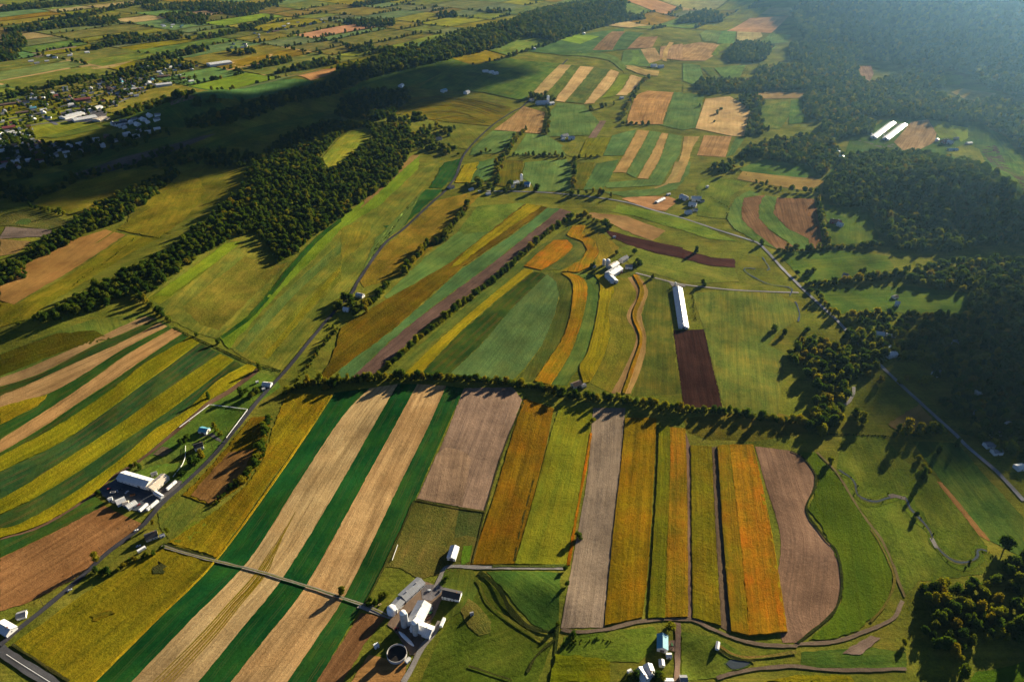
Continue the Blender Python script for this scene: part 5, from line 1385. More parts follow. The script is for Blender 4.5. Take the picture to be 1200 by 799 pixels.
# ------------------------------------------------------------------ TREES
def crown_mesh(name, seed, mat, lumps=11, leaves=40, squash=.85, spread=.62):
    r = np.random.default_rng(seed)
    bm = bmesh.new()
    cs = []
    for i in range(lumps):
        a = r.uniform(0, 2 * math.pi); q = math.sqrt(r.uniform(0, 1)) * spread
        zc = r.uniform(.65, 2.15) - .5 * (q / spread) ** 2
        cs.append((q * math.cos(a), q * math.sin(a), zc * squash, r.uniform(.24, .54)))
    cs.append((0, 0, 1.15 * squash, .62)); cs.append((0, 0, 1.75 * squash, .5))
    for (x, y, z, rad) in cs:
        g = bmesh.ops.create_icosphere(bm, subdivisions=1, radius=rad * .8)
        for v in g['verts']:
            k = r.uniform(.75, 1.12)
            v.co = Vector((x + v.co.x * k, y + v.co.y * k, z + v.co.z * k * .85))
        for _ in range(leaves):
            d = Vector(r.normal(size=3)); d.normalize()
            if d.z < -.5: d.z *= -1
            p = Vector((x, y, z)) + Vector((d.x, d.y, d.z * .85)) * rad * r.uniform(.84, 1.28)
            nrm = (d + Vector(r.normal(size=3)) * .55).normalized()
            t = nrm.orthogonal().normalized(); b2 = nrm.cross(t)
            th = r.uniform(0, 6.28); t, b2 = t * math.cos(th) + b2 * math.sin(th), b2 * math.cos(th) - t * math.sin(th)
            s = r.uniform(.09, .17)
            vs = [bm.verts.new(p + t * s + nrm * -.03), bm.verts.new(p + b2 * s * .8), bm.verts.new(p - t * s * .9 + nrm * -.03), bm.verts.new(p - b2 * s * .8)]
            bm.faces.new(vs)
    me = bpy.data.meshes.new(name); bm.to_mesh(me); bm.free()
    me.materials.append(mat)
    return me


def trunk_mesh():
    bm = bmesh.new()
    def tube(p0, p1, r0, r1, k=6):
        p0, p1 = Vector(p0), Vector(p1); d = (p1 - p0).normalized(); t = d.orthogonal().normalized(); b = d.cross(t)
        r0s = [bm.verts.new(p0 + (t * math.cos(i * 2 * math.pi / k) + b * math.sin(i * 2 * math.pi / k)) * r0) for i in range(k)]
        r1s = [bm.verts.new(p1 + (t * math.cos(i * 2 * math.pi / k) + b * math.sin(i * 2 * math.pi / k)) * r1) for i in range(k)]
        for i in range(k): bm.faces.new((r0s[i], r0s[(i + 1) % k], r1s[(i + 1) % k], r1s[i]))
    tube((0, 0, -.1), (0, 0, .9), .075, .05)
    for a in (0, 1.3, 2.6, 3.9, 5.1):
        tube((0, 0, .5), (.42 * math.cos(a), .42 * math.sin(a), 1.1), .035, .012, 5)
    me = bpy.data.meshes.new('trunk'); bm.to_mesh(me); bm.free(); me.materials.append(MAT['bark'])
    return me


CROWN = [crown_mesh('crown', 10 + i, MAT['leaf']) for i in range(5)]
CROWNY = [crown_mesh('crown', 30 + i, MAT['leafy']) for i in range(3)]
TALL = [crown_mesh('crown', 50, MAT['leaf'], 12, 40, 1.3, .34), crown_mesh('crown', 51, MAT['leafy'], 12, 40, 1.25, .36)]
TRUNK = trunk_mesh()
NTREE = [0]


CAND = []


def tree(x, y, rad, label, group, yellow=False, tall=False, lone=False):
    CAND.append((float(x), float(y), rad, label, group, yellow, tall, lone))


def plant(x, y, rad, label, group, yellow=False, tall=False, z=None, name='tree'):
    NTREE[0] += 1
    z = float(hgt(x, y)) if z is None else z
    o = empty(name, (x, y, z - .1), random.uniform(0, 6.28))
    k = rad * random.uniform(.92, 1.08); o.scale = (k * random.uniform(.8, 1.2), k * random.uniform(.8, 1.2), k * random.uniform(.8, 1.25))
    tag(o, label, 'tree', group)
    me = (TALL[1 if yellow else 0]) if tall else random.choice(CROWNY if yellow else CROWN)
    c = bpy.data.objects.new('crown', me); COL.objects.link(c); c.parent = o
    t = bpy.data.objects.new('trunk', TRUNK); COL.objects.link(t); t.parent = o
    return o


ORD = ['', 'first', 'second', 'third', 'fourth', 'fifth', 'sixth', 'seventh', 'eighth', 'ninth', 'tenth', 'eleventh', 'twelfth', 'thirteenth',
       'fourteenth', 'fifteenth', 'sixteenth', 'seventeenth', 'eighteenth', 'nineteenth']


def ordinal(i):
    if i < 20: return ORD[i]
    t = ['', '', 'twent', 'thirt', 'fort', 'fift', 'sixt'][i // 10]
    return t + 'ieth' if i % 10 == 0 else t + 'y-' + ORD[i % 10]


def row(tile, s, spacing, r0, r1, desc, ends=('left', 'right'), yp=.25, jit=1.2, group=None, tall=0.0, gap=.05):
    """individual trees along a line"""
    C = unproj(px(tile, s))[:, :2]
    C, L = resamp(C, 600)
    pos = []; d = spacing / 2
    while d < L:
        if random.random() > gap: pos.append(d)
        d += spacing * random.uniform(.75, 1.3)
    n = len(pos)
    for i, d in enumerate(pos):
        p = C[min(599, int(d / L * 599))]
        k = i + 1; e = ends[0]
        if k > n / 2: k = n - i; e = ends[1]
        y = random.random() < yp
        rr = random.uniform(r0 * .72, r1 * 1.12)
        lab = f"{'yellowing' if y else 'green'} tree, {ordinal(k)} from {e} end of the {desc}"
        tree(p[0] + random.gauss(0, jit), p[1] + random.gauss(0, jit), rr, lab, group or 'trees of the ' + desc, y, random.random() < tall)


def lone(tile, pts, rad, label, yellow=False, tall=False, group=None):
    W_ = unproj(px(tile, pts))
    for i, p in enumerate(W_):
        tree(p[0], p[1], rad * random.uniform(.85, 1.15), label if isinstance(label, str) else label[i], group, yellow, tall, True)


row('H', '-60,170 0,145 150,132 330,132 450,138 600,152 700,168 790,195 880,205 930,205 1060,222 1130,235 1190,245 I:140,252 280,270 430,287', 6.6, 3.8, 5.6, 'long hedgerow above the strip fields', yp=.5)
row('H', '160,128 360,130 560,148 720,170 860,200', 26, 4.6, 5.6, 'taller trees in the long hedgerow', yp=.2)
row('E', '800,168 735,212 670,270 615,320 560,370 500,415 440,460 370,515 300,572 245,620 195,665 155,700', 13, 3.4, 4.6, 'round-tree row beside the dark strip', ('upper', 'lower'), yp=.15, jit=.6, gap=.03)
row('B', '540,655 560,570 590,520 620,480 648,455', 11, 5.5, 7, 'double tree row between clover squares', ('lower', 'upper'), yp=.5, jit=3)
row('V', '0,530 60,525 100,520', 16, 5, 6.5, 'short tree row left of the double row')
row('V', '215,545 290,540 350,548 420,545 500,550 545,565', 13, 5, 6.5, 'tree row under the clover field', yp=.2)
row('V', '425,420 440,360 445,290 430,240', 14, 5, 6.5, 'tree row right of the pink-brown field', ('lower', 'upper'), yp=.3)
row('V', '890,350 905,300 940,240 975,170 1020,100 1065,55', 13, 5.5, 7.5, 'dense tree row left of the red-brown block', ('lower', 'upper'), yp=.5, jit=3)
row('V', '890,355 960,350 1065,355', 14, 4.5, 6, 'tree row under the red-brown block', yp=.6)
row('V', '700,270 760,250 830,235 880,225', 13, 6, 8, 'dark tree belt below the far striped block', jit=8)
row('V', '590,780 600,700 600,620 605,570', 14, 5, 6.5, 'tree row right of the green square', ('lower', 'upper'), yp=.4)
row('V', '10,720 60,760 130,770 200,750 330,760 400,780', 13, 5, 7, 'trees around the blue-roofed barn', yp=.3, jit=8)
row('V', '620,560 700,560 770,550', 13, 4.5, 6, 'tree row under the yellow-olive square')
row('B', '800,690 860,680 900,680 960,700', 14, 5, 7.5, 'tree row beside the road bend', yp=.5, jit=4)
row('E', '790,180 850,160 900,185 950,205', 12, 4, 6, 'trees heading the round-tree row', jit=4, yp=.2)
row('B', '440,660 480,640 500,650', 12, 6, 7, 'dark clump beside the upper road', jit=7, yp=.05)
row('F', '250,40 300,60 350,72 470,78', 11, 4.5, 6.5, 'dark tree row under the golden meadow', yp=.15)
row('F', '476,100 485,160 495,220 512,262', 9, 4.5, 5.5, 'tree column right of the contour field', ('upper', 'lower'), yp=.8)
row('F', '330,280 430,282 520,270 600,268 700,262', 9, 3.5, 5, 'low tree row under the small grass field', yp=.6)
row('F', '430,402 520,398 600,388 680,380 740,370 790,365', 8.5, 4.5, 6.5, 'lit tree row behind the shaded field', yp=.55)
row('F', '545,515 600,512 660,508 720,510 800,515 900,518 1000,515 1197,512', 9, 4.5, 6, 'long tree row below the shaded field', yp=.45)
row('F', '440,420 480,455 520,500 550,520', 9, 3, 4.5, 'roadside trees by the lit tree row', ('upper', 'lower'), yp=.6)
row('I', '750,335 800,325 850,320 900,318 940,325', 8, 5, 6.5, 'lit tree belt beside the triangle', yp=.55, jit=2, tall=.5)
row('I', '965,320 990,330', 8, 5.5, 6.5, 'pair of lit trees across the road on the right', yp=.9)
row('I', '450,320 490,290 540,270 590,250 620,290', 10, 5, 7, 'trees around the short pale lane', yp=.4, jit=5)
row('T', '330,720 380,690 440,670 500,670 560,665 620,660 700,650 750,645', 8, 4, 5.5, 'hedgerow left of the strip fields', yp=.6, jit=2)
row('T', '590,290 620,250 640,215 690,290 720,310 750,285', 9, 4.5, 6, 'trees crowding round the two white cottages', yp=.2, jit=3)
row('T', '720,290 790,240 830,190 870,150', 9, 4, 5.5, 'tree row right of the two white cottages', ('lower', 'upper'), yp=.35)
row('E', '215,365 262,310 300,265 350,250 420,160 445,125', 9, 3.4, 4.8, 'scrubby tree row along the orange meadow', ('lower', 'upper'), yp=.45, jit=2)
row('D', '600,535 560,500 520,470 495,450', 9, 3.5, 5, 'short tree row dropping from the ridge wood', ('lower', 'upper'))
row('G', '945,275 930,330 915,400 890,440 850,490 810,515', 7, 2.6, 4, 'bushy tree row beside the weedy field', ('upper', 'lower'), yp=.35, jit=1.2)
row('O', '620,335 660,310 690,285 710,270', 7, 2.2, 2.8, 'small roadside tree row on the lawn', ('lower', 'upper'), yp=.1, jit=.3, gap=0)
row('C', '465,690 550,660', 14, 6, 7, 'tree edge above the contour field')
row('D', '100,130 170,140 240,160', 13, 5, 6, 'tree row behind the small pond')
lone('G', '845,190 865,180 885,195 900,185', 5.5, ['round dark tree left of the small white house by the road bend', 'dark tree right behind the small white house by the road bend', 'dark tree in front of the small white house by the road', 'leafy tree touching the small white house by the road'])
lone('G', '910,100', 4.5, 'dark tree at the end of the lane beside the hay field', tall=True)
lone('G', '732,200', 4, 'tree at the corner of the white fence', tall=True)
lone('D', '690,580 765,605', 4.2, ['small tree on the boundary above the upper bean strip', 'yellowish tree on the boundary above the middle bean strip'])
lone('O', '75,490', 3, 'small tree at the corner of the paved yard')
lone('O', '300,330 320,345 270,340', 3, 'bush in the garden behind the long workshop', group='garden bushes behind the workshop')
lone('O', '560,210 580,195 600,180 545,385 575,390', 4, 'leafy tree among the lawns of the roadside houses', group='garden trees of the roadside houses')
lone('O', '755,100 770,130 790,150', 3.4, 'yellowish shrub beside the teal-roofed house', yellow=True, group='shrubs at the teal-roofed house')
lone('J', '380,330', 5.5, 'tall pale green tree beside the road', yellow=True, tall=True)
lone('J', '375,365 400,375 420,370', 4, 'dark bushy tree at the foot of the tall pale tree', group='bushy trees under the tall pale tree')
lone('J', '600,185 655,215', 2.6, ['slim tree behind the dark-roofed bungalow', 'small tree at the corner of the bungalow lawn'], yellow=True, tall=True)
lone('K', '335,450', 4.2, 'lone round tree beside the farm lane', yellow=False)
lone('N', '520,195', 3.0, 'small tree beside the farmyard drive')
lone('N', '70,320 100,340 130,300 160,290 60,350', 2.6, 'orchard bush at the corner of the third green strip', group='orchard bushes')
lone('U', '625,345', 4.5, 'yellowish tree behind the teal barn', yellow=True)
lone('U', '330,770 500,770 280,780 540,790', 4.6, 'leafy tree around the white house at the bottom', group='garden trees of the bottom farm')
lone('H', '830,690', 4.8, 'dark round tree behind the barn in the hedgerow')
lone('H', '880,285', 4.2, 'lone tree at the top of the yellow-green strip', yellow=True)
lone('P', '1003,205', 5.5, 'lone dark tree on the slope behind the hilltop farm')
lone('P', '712,378 1048,420', 3.8, ['small dark tree on the lane left of the long white shed', 'small dark tree on the lane right of the long white shed'])
lone('P', '590,215 610,270 625,285 590,300 300,310 320,300 320,340 470,215', 4.8, 'dark tree sheltering the hilltop farm', group='shelter trees of the hilltop farm')
lone('F', '275,260', 4, 'small tree on the bank of the straight road')
lone('F', '48,285 72,400', 4, ['lone tree at the end of the dark ploughed wedge', 'lone tree on the lane by the brook'])
lone('F', '435,365 455,360 400,365 620,360 635,355', 5, 'dark tree around the house beside the straight road', group='trees at the house by the road')
lone('F', '435,570 355,575 320,560', 5, ['dark round tree at the upper edge of the thick grove', 'dark tree standing left of the thick grove', 'small dark tree at the tip of the pasture'])
lone('F', '770,665 800,655 825,655', 7, 'bright lit tree in the shaded hamlet', yellow=True, group='bright trees in the shaded hamlet')  # yellow-lit crowns: sunlight put into the leaf colour
lone('F', '760,750 785,735 840,750 860,745 690,745 735,570 620,570 550,640 1010,745', 5.5, 'lit tree standing out of the shaded hamlet', yellow=True, group='lit trees of the shaded hamlet')
lone('I', '515,425', 4.6, 'yellowish tree at the head of the brook', yellow=True)
lone('I', '825,415 858,462 845,445', 4.4, ['round tree on the meadow edge, upper one', 'round tree on the meadow edge, lower one', 'small bush between two round meadow trees'], yellow=True)
lone('I', '818,612', 3.4, 'small dark tree on the bank of the brook')
lone('Z', '160,330 200,335 270,340 330,335 300,600 395,450 500,420', 5, 'tree beside the shaded road at the right, near the rough triangle', False, True, 'tall trees by the shaded road at the right')
lone('Y', '175,600', 4.6, 'bright round bush below the track bend', yellow=True)
lone('Y', '695,110 740,200 790,175 720,210 770,520 780,560', 7.5, 'big tree standing apart at the right edge near the corner wood', group='big trees at the right edge')
lone('L', '275,360 282,420 245,575 305,615', 3.0, ['bush at the corner of the grey strip', 'bush on the left edge of the grey strip', 'bush at the foot of the grey strip', 'small bush on the track below the grey strip'])
lone('C', '120,400 135,385 110,430', 6, 'tree of the clump in the bright golden field', group='clump in the golden field')
lone('C', '60,375', 6, 'lone tree in the pale green field')
row('C', '110,600 130,570 170,570 180,600 150,610', 9, 6, 8, 'round dark grove above the white farm', jit=10, yp=.05)

# ---- woods: the nearest trees one by one, the rest of every wood as one mass
WOODS = []


def wood(label, tile, s, spacing, r0, r1, near=False, yp=.12, extra=None, hole=None):
    poly = densify(np.array(px(tile, s)), 14)
    P = unproj(poly)[:, :2]
    x0, y0 = P.min(0); x1, y1 = P.max(0)
    gx, gy = np.meshgrid(np.arange(x0, x1, spacing), np.arange(y0, y1, spacing))
    gx = gx.ravel() + rng.uniform(-.48, .48, gx.size) * spacing; gy = gy.ravel() + rng.uniform(-.48, .48, gy.size) * spacing
    k = inside(P, gx, gy)
    G = np.stack([gx[k], gy[k]], 1)
    if hole:
        Hh = unproj(px(tile if ':' not in hole else 'B', hole))[:, :2]; G = G[~inside(Hh, G[:, 0], G[:, 1])]
    if extra: G = G[rng.random(len(G)) < extra]
    WOODS.append(dict(label=label, pts=G, r=(r0, r1), near=near, yp=yp))


wood('wood in the bottom right corner', 'Y', '240,300 290,275 400,285 480,330 600,250 690,265 700,300 640,330 690,400 700,520 803,560 803,640 700,600 600,590 520,600 450,640 520,760 500,790 430,700 430,640 250,590 300,500 330,440 240,350', 8.2, 3.6, 6.2, True, .2)
wood('dark wood at the right edge above the corner', 'Y', '700,300 720,180 803,150 900,150 900,540 803,530 720,520 700,400', 10, 5, 7, True, .08)
wood('thick grove beside the straight road', 'F', '360,650 440,590 500,610 545,600 600,655 590,740 I:600,60 605,120 585,180 540,300 480,330 440,300 450,220 470,180 430,130 430,60 F:400,700', 9, 4.8, 6.6, True, .3)
wood('spur of the grove along the road', 'F', '560,560 620,560 700,600 720,660 640,740 600,730 610,650', 10, 4.2, 6, True, .2)
wood('wooded ridge on the left', 'D', '60,540 170,510 260,455 420,370 560,300 660,235 760,150 850,70 900,0 A:850,640 900,560 1000,480 1140,430 1197,430 B:60,440 120,440 240,440 250,520 215,590 150,660 60,720 0,770 D:1197,165 1100,235 1030,300 975,328 960,290 900,222 820,232 650,340 500,452 420,455 300,500 170,540', 9.5, 4.4, 6.6, False, .06, None, 'B:-45,595 0,580 40,545 85,510 115,475 85,450 20,455 -25,495 -75,560')
wood('belt of trees on the left slope', 'D', '-20,410 0,330 80,300 200,225 300,150 430,80 600,5 640,10 520,110 430,180 330,210 230,265 100,330 90,375', 9.5, 4.6, 6.2, False, .1)
wood('dark strip of woodland above the sunlit meadow', 'A', '-30,700 0,640 130,680 220,640 260,620 420,590 600,520 760,530 900,540 850,600 700,580 560,590 400,600 250,650 105,715', 11, 5, 6.5, False, .05, .75)
wood('woodland along the shaded valley', 'A', '640,440 800,385 1000,335 1197,280 1197,330 1000,370 880,420 700,460', 11, 6, 8.5, False, .05)
wood('woods round the shaded suburb', 'A', '-20,600 0,480 60,450 130,470 120,520 200,500 340,500 500,465 600,455 600,480 400,540 300,560 200,590 80,640', 14, 5.5, 7.5, False, .05, .5)
wood('long wooded ridge in the distance', 'B', '-20,255 200,190 400,132 600,85 700,40 850,8 960,-12 1010,-8 990,45 1070,68 960,84 860,112 750,148 640,130 550,172 440,196 250,240 100,278 -10,320', 11.5, 6.5, 10, False, .05)
wood('dark hilltop wood left of centre', 'B', '-20,400 0,350 80,320 230,325 245,355 190,390 160,420 120,425 0,410', 12, 6, 8, False, .05)
wood('scattered wood around the hillside cottage', 'B', '240,470 330,440 400,450 390,480 330,495 410,530 420,550 240,520', 12, 5, 7, False, .15, .5)
wood('forested hill on the right', 'C', '480,700 500,640 560,560 620,545 720,535 860,545 900,560 1000,575 1080,600 1190,690 1400,750 F:1500,262 1197,262 1040,262 940,285 760,285 700,230 650,130 540,130 490,70', 9.6, 4.4, 7.6, False, .05)
wood('forest tongue behind the two long white sheds', 'C', '420,400 430,330 560,320 700,310 900,330 1000,370 1100,350 1197,380 1300,420 1300,620 1197,530 1130,470 1030,430 900,425 780,412 640,408 480,430', 11, 5.5, 8, False, .15)
wood('woods left of the two long white sheds', 'C', '200,530 330,495 480,480 490,430 600,420 680,432 660,470 590,480 520,500 560,545 560,565 520,590 490,620 430,575 380,580 290,555 200,560', 11, 5.5, 7.5, False, .15)
wood('far mountain forest', 'C', '400,90 380,50 450,-30 620,-60 1250,-60 1350,80 1350,400 1250,370 1100,325 960,250 850,225 760,190 640,155 540,145 430,150', 16, 8, 12.5, False, .04)
wood('belt of woods below the far fields', 'C', '40,310 60,280 250,290 260,240 450,225 600,215 620,280 660,295 800,250 850,230 910,255 920,310 800,318 430,318 150,325 90,335', 12, 5.5, 8, False, .12)
wood('far grove between pale fields', 'C', '150,190 190,150 260,150 320,165 290,215 160,222', 13, 6, 8, False, .12)
wood('far wood at the mountain foot', 'C', '370,160 440,145 560,150 700,170 860,220 800,240 700,215 560,215 450,220 380,215', 13, 6, 8, False, .1)
wood('far wood on the skyline', 'C', '-20,85 0,60 80,40 130,55 140,80 60,82', 15, 7, 10, False, .1)
wood('tree belt along the golden block', 'C', '190,345 240,330 290,350 270,400 300,460 280,480 220,480 240,400', 12, 5.5, 7, False, .2, .7)
wood('dark woods across the hamlet on the right', 'F', '740,360 800,345 940,325 1197,310 1500,310 1500,520 1000,500 1000,430 800,400', 10.5, 5, 7, False, .15)
wood('dark woods below the hamlet on the right', 'F', '860,525 1197,515 1500,530 1500,797 I:1400,500 1197,400 1110,340 1000,330 1010,290 940,260 960,200 880,130 F:830,640 800,560', 12, 5, 7, False, .12, .85)
wood('trees between the hamlet houses', 'F', '560,530 830,525 830,640 780,700 700,650 640,560', 11, 4, 6, False, .15, .7)
wood('dark trees round the shaded village by the right edge', 'Z', '480,0 900,0 900,520 760,500 690,430 620,370 560,300 480,230 400,150', 10.5, 4.2, 6.4, False, .12, .75)
for q in ('0,360 130,325 330,285 480,275 520,330 380,390 300,420 150,430 0,450', '340,290 560,250 690,270 690,295 540,312 420,338', '0,470 110,445 120,500 230,510 340,490 500,455 600,458 330,530 110,580 0,610'):
    wood('trees among the town houses', 'A', q, 17, 4, 6.5, False, .1, .42)
# far plain tree belts
for q in ['0,340 60,325 150,310 230,280 340,265 340,285 230,300 120,325 40,350', '20,110 100,90 260,75 420,65 420,85 250,100 60,120', '0,215 0,150 60,110 100,150 60,215',
          '330,180 360,140 430,120 520,130 640,120 640,140 420,160', '520,210 600,190 720,165 740,180 620,205 560,225', '650,140 760,125 850,100 930,70 960,60 960,75 850,115 740,140',
          '150,75 300,50 420,20 560,-8 560,10 420,35 300,65', '560,60 640,50 740,55 720,90 600,85', '350,290 460,240 520,225 690,225 700,245 560,250 480,270 380,300', '800,185 880,175 900,190 830,200', '860,245 940,215 1040,210 1020,225 900,245', '940,265 1080,225 1190,210 1190,225 1060,250',
          '420,410 520,365 660,330 690,330 540,380 440,415', '640,345 700,362 780,350 770,365 680,380', '0,30 200,10 420,-10 420,5 200,28 0,45', '500,25 700,10 900,20 1000,-5 1000,10 860,60 700,40 520,40']:
    wood('tree belt on the far plain', 'A', q, 17, 6.5, 9.5, False, .1, .7)
for q in ['0,80 80,70 190,75 180,95 60,95', '330,50 400,45 410,65 340,62', '420,120 460,110 470,122 430,128', '0,160 100,175 200,185 160,190 40,182', '30,22 120,0 190,-8 200,5 60,30', '500,40 560,38 600,45 510,50', '640,340 700,335 760,350 720,360', '120,430 200,420 300,410 330,420 200,435']:
    wood('tree belt on the far plain', 'B', q, 16, 6.5, 9.5, False, .1, .7)

def in_picture(x, y):
    dep = y * cp + CAMH * sp
    return 600 + FPX * x / dep, 399.5 - FPX * (y * sp - CAMH * cp) / dep


gn_cache = {}


def forest(name, label, pts, r, seed, yp):
    n = len(pts)
    z = hgt(pts[:, 0], pts[:, 1])
    me = bpy.data.meshes.new(name)
    me.vertices.add(n)
    me.vertices.foreach_set('co', np.stack([pts[:, 0], pts[:, 1], z - .3], 1).astype(np.float32).ravel())
    a = me.attributes.new('tsize', 'FLOAT', 'POINT'); rr = rng.uniform(r[0], r[1], n)
    a.data.foreach_set('value', rr.astype(np.float32))
    a = me.attributes.new('tpick', 'INT', 'POINT')
    pick = np.where(rng.random(n) < yp, rng.integers(5, 8, n), rng.integers(0, 5, n))
    a.data.foreach_set('value', pick.astype(np.int32))
    o = link(name, me)
    tag(o, label, 'forest', None, 'stuff')
    if 'ng' not in gn_cache:
        ng = bpy.data.node_groups.new('canopy', 'GeometryNodeTree')
        ng.interface.new_socket('Geometry', in_out='INPUT', socket_type='NodeSocketGeometry')
        ng.interface.new_socket('Geometry', in_out='OUTPUT', socket_type='NodeSocketGeometry')
        Lk = ng.links.new
        gi = ng.nodes.new('NodeGroupInput'); go = ng.nodes.new('NodeGroupOutput')
        join = ng.nodes.new('GeometryNodeJoinGeometry')
        for ob in reversed(PROTO):
            oi = ng.nodes.new('GeometryNodeObjectInfo'); oi.inputs['Object'].default_value = ob; oi.inputs['As Instance'].default_value = True
            Lk(oi.outputs['Geometry'], join.inputs[0])
        iop = ng.nodes.new('GeometryNodeInstanceOnPoints')
        Lk(gi.outputs[0], iop.inputs['Points']); Lk(join.outputs[0], iop.inputs['Instance'])
        iop.inputs['Pick Instance'].default_value = True
        na = ng.nodes.new('GeometryNodeInputNamedAttribute'); na.data_type = 'INT'; na.inputs[0].default_value = 'tpick'
        Lk(na.outputs['Attribute'], iop.inputs['Instance Index'])
        ns = ng.nodes.new('GeometryNodeInputNamedAttribute'); ns.data_type = 'FLOAT'; ns.inputs[0].default_value = 'tsize'
        rv = ng.nodes.new('FunctionNodeRandomValue'); rv.data_type = 'FLOAT_VECTOR'
        rv.inputs[0].default_value = (.6, .6, .55); rv.inputs[1].default_value = (1.35, 1.35, 1.45)
        vm = ng.nodes.new('ShaderNodeVectorMath'); vm.operation = 'SCALE'
        Lk(rv.outputs[0], vm.inputs[0]); Lk(ns.outputs['Attribute'], vm.inputs['Scale']); Lk(vm.outputs[0], iop.inputs['Scale'])
        rt = ng.nodes.new('FunctionNodeRandomValue'); rt.data_type = 'FLOAT_VECTOR'
        rt.inputs[0].default_value = (0, 0, 0); rt.inputs[1].default_value = (0, 0, 6.283)
        Lk(rt.outputs[0], iop.inputs['Rotation'])
        Lk(iop.outputs[0], go.inputs[0])
        gn_cache['ng'] = ng
    md = o.modifiers.new('canopy', 'NODES'); md.node_group = gn_cache['ng']
    return o


# the 300 trees that show largest stand one by one
for wi, w in enumerate(WOODS):
    if not w['near']: continue
    for p in w['pts']:
        y = random.random() < w['yp'] * 1.4
        tree(p[0], p[1], random.uniform(*w['r']), f"{'yellowing' if y else 'dark green'} tree in the {w['label']}", f"{'yellowing' if y else 'dark green'} trees of the {w['label']}", y)
        CAND[-1] = CAND[-1] + (wi,)


def score(c):
    u, v = in_picture(c[0], c[1])
    if not (-5 < u < 1205 and -5 < v < 808): return 0
    k = 1.0 if len(c) > 8 else (2.0 if c[7] else 1.45)
    return k * c[2] / math.sqrt(c[0] ** 2 + c[1] ** 2 + CAMH ** 2)


CAND.sort(key=score, reverse=True)
ONE, REST = CAND[:300], CAND[300:]
for c in ONE: plant(*c[:7])
# crowns of real trees in the scene serve as the shapes the woods repeat
PROTO = []
for me in CROWN + CROWNY:
    PROTO.append(next(o for o in COL.objects if o.type == 'MESH' and o.data == me))
forest('far_hedgerow_trees', 'lines of trees between the far fields', np.array(FARHEDGE), (4.5, 7.5), 3, .12)
def bushes(name, label, lines, r, yp=.25):
    out = []
    for tile, q, sp_, jit in lines:
        C = unproj(px(tile, q))[:, :2]; L = resamp(C, 2)[1]; n = int(L / sp_) + 2
        C, _ = resamp(C, n); keep = rng.random(n) > .12
        out.append(C[keep] + rng.normal(0, jit, (int(keep.sum()), 2)))
    forest(name, label, np.vstack(out), r, 5, yp)


bushes('hedge_undergrowth', 'low brush under the hedgerows', [
    ('H', '-60,170 0,145 150,132 330,132 450,138 600,152 700,168 790,195 880,205 930,205 1060,222 1130,235 1190,245 I:140,252 280,270 430,287', 2.2, 1.6),
    ('E', '800,168 735,212 670,270 615,320 560,370 500,415 440,460 370,515 300,572 245,620 195,665 155,700', 3, .8),
    ('F', '430,402 520,398 600,388 680,380 740,370 790,365', 3, 2), ('F', '545,515 600,512 660,508 720,510 800,515 900,518 1000,515 1197,512', 3, 2),
    ('F', '330,280 430,282 520,270 600,268 700,262', 3, 1.5), ('F', '476,100 485,160 495,220 512,262', 3, 1.5),
    ('I', '750,335 800,325 850,320 900,318 940,325', 2.5, 2), ('T', '330,720 380,690 440,670 500,670 560,665 620,660 700,650 750,645', 2.5, 2),
    ('G', '945,275 930,330 915,400 890,440 850,490 800,520 750,575', 2.2, 1.6), ('E', '215,365 262,310 300,265 350,250 420,160 445,125', 3, 2),
    ('T', '560,365 600,385 560,430 500,500 430,600 400,640', 2.6, 1.6), ('V', '215,545 290,540 350,548 420,545 500,550 545,565', 4, 2),
    ('B', '540,655 560,570 590,520 620,480 648,455', 4, 3), ('J', '640,270 600,290 480,345 420,385', 2.5, 1.5)], (1.3, 2.6))
bushes('field_edge_scrub', 'dark lines of weeds and brush along the field edges', [
    ('D', '610,550 690,590 780,630 900,685 985,702', 2.2, .8), ('B', '340,270 500,320 640,352', 6, 1), ('B', '680,215 770,225 960,215 985,240 990,262', 6, 1), ('B', '200,400 360,430 530,442', 6, 2),
    ('B', '760,195 860,200 940,215 985,250', 5, 1), ('B', '985,240 1060,268 1120,270', 6, 1), ('B', '1110,215 1113,180 1130,150', 6, 1), ('B', '1155,215 1152,180 1165,150', 6, 1), ('C', '60,240 90,290', 6, 1), ('C', '100,240 130,285', 6, 1), ('C', '200,290 225,235', 6, 1), ('C', '60,238 90,285 200,278 220,235', 6, 1), ('F', '165,130 153,170 180,205 250,250', 3, .5), ('F', '200,0 240,25 250,42', 4, 1),
    
    ('L', '270,655 400,625 460,635', 2, 1.2), ('I', '445,300 470,325 690,330 720,335', 2.4, 1), ('I', BR, 9, 3),
    ('P', '980,470 985,560 1000,660', 3, .8), ('F', '100,95 160,130', 4, 1), ('Q', '760,250 860,290 910,330 915,420', 5, 1), ('Q', '250,380 420,410 560,470 680,480', 5, 2),
    ('C', '230,240 215,290', 6, 1), ('B', '100,270 280,300 500,330', 9, 2), ('A', '530,372 700,362 800,350 820,330 760,302', 7, 1), ('D', '450,180 430,205 460,215 560,237', 4, 1.5), ('D', '240,420 300,370 400,300 470,240', 3, 1.6)], (.5, 1.15))
H_ = [c for c in REST if len(c) == 8]
forest('hedgerow_trees', 'smaller trees of the distant hedgerows and farm gardens', np.array([(c[0], c[1]) for c in H_]), (4.2, 6.6), 0, .3)
for wi, w in enumerate(WOODS):
    G = np.array([(c[0], c[1]) for c in REST if len(c) > 8 and c[8] == wi]) if w['near'] else w['pts']
    if len(G) > 3: forest('woodland', w['label'], G, w['r'], wi, w['yp'])
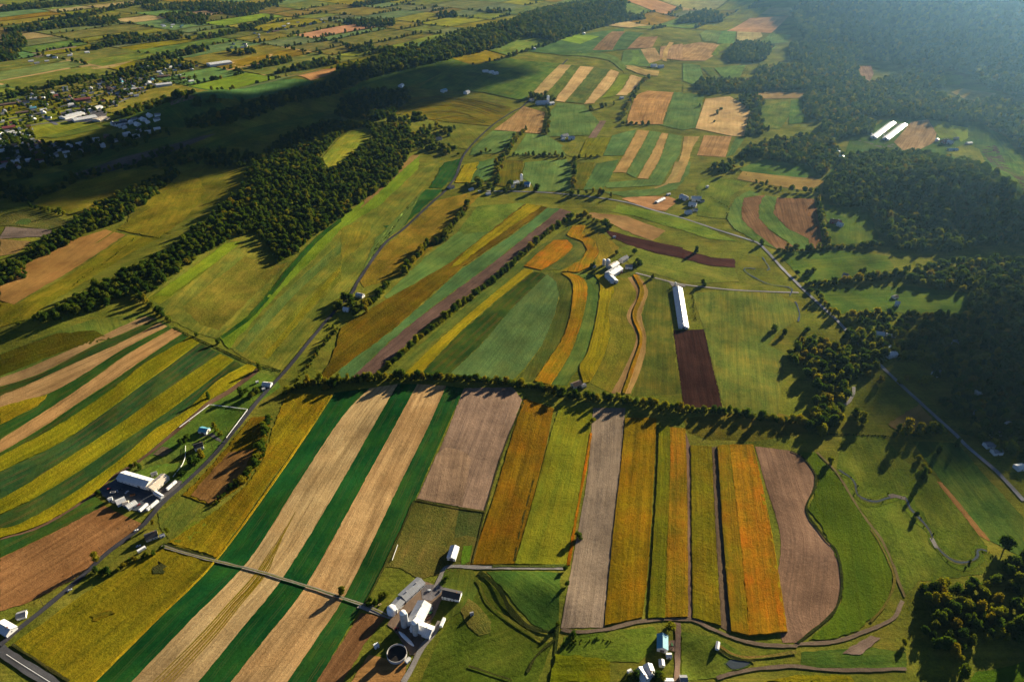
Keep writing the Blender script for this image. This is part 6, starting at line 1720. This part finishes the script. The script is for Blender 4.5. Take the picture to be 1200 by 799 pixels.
# ------------------------------------------------------------------ AIR
def haze():
    me = boxmesh('haze', 18000, 15500, CAMH + 40 + 60, None, -60)
    m = bpy.data.materials.new('haze_air'); m.use_nodes = True
    nt = m.node_tree; nt.nodes.clear()
    out = nt.nodes.new('ShaderNodeOutputMaterial'); v = nt.nodes.new('ShaderNodeVolumePrincipled')
    v.inputs['Color'].default_value = (.34, .66, 1.0, 1)
    v.inputs['Density'].default_value = 2.0e-5
    v.inputs['Anisotropy'].default_value = .84
    nt.links.new(v.outputs[0], out.inputs['Volume'])
    o = link('haze', me, [m]); o.location = (0, 7000, 0)
    tag(o, kind='stuff')


haze()


def cloud(px_uv, rx, ry, alt=1700.0, seed=0, rz=0.6):
    """a low flat cloud; its shadow falls on the ground seen at px_uv"""
    r = np.random.default_rng(900 + seed)
    p = unproj([px_uv])[0]
    t = (alt - p[2]) / sd.z
    c = Vector((p[0] + sd.x * t, p[1] + sd.y * t, alt))
    bm = bmesh.new()
    for i in range(26):
        a = r.uniform(0, 6.283); q = math.sqrt(r.uniform(0, 1))
        k = r.uniform(.22, .42) * (1.15 - .5 * q)
        g = bmesh.ops.create_icosphere(bm, subdivisions=2, radius=1)
        for v in g['verts']:
            n = 1 + .12 * math.sin(v.co.x * 5 + i) * math.cos(v.co.y * 4 - i)
            v.co = Vector((q * math.cos(a) * rx * .8 + v.co.x * k * rx * n, q * math.sin(a) * ry * .8 + v.co.y * k * ry * n, (v.co.z + .4) * 45 * n))
    me = bpy.data.meshes.new('cloud'); bm.to_mesh(me); bm.free()
    me.polygons.foreach_set('use_smooth', [True] * len(me.polygons))
    o = link('cloud', me, [CLOUD]); o.location = c; o.rotation_euler = (0, 0, rz)
    tag(o, kind='stuff')


CLOUD = solid('cloud_white', (.85, .85, .87), 1.0, 0.0, var=.05, scale=.01)
cloud((30, 205), 320, 200, alt=1200, seed=1)
cloud((150, 188), 320, 180, alt=1200, seed=2)
cloud((280, 165), 360, 150, alt=1200, seed=3)
cloud((400, 118), 360, 165, alt=1200, seed=4)
cloud((545, 92), 330, 150, alt=1200, seed=5)
cloud((1160, 425), 150, 115, alt=1200, seed=6)  # unseen cloud added to shade the hamlet on the right
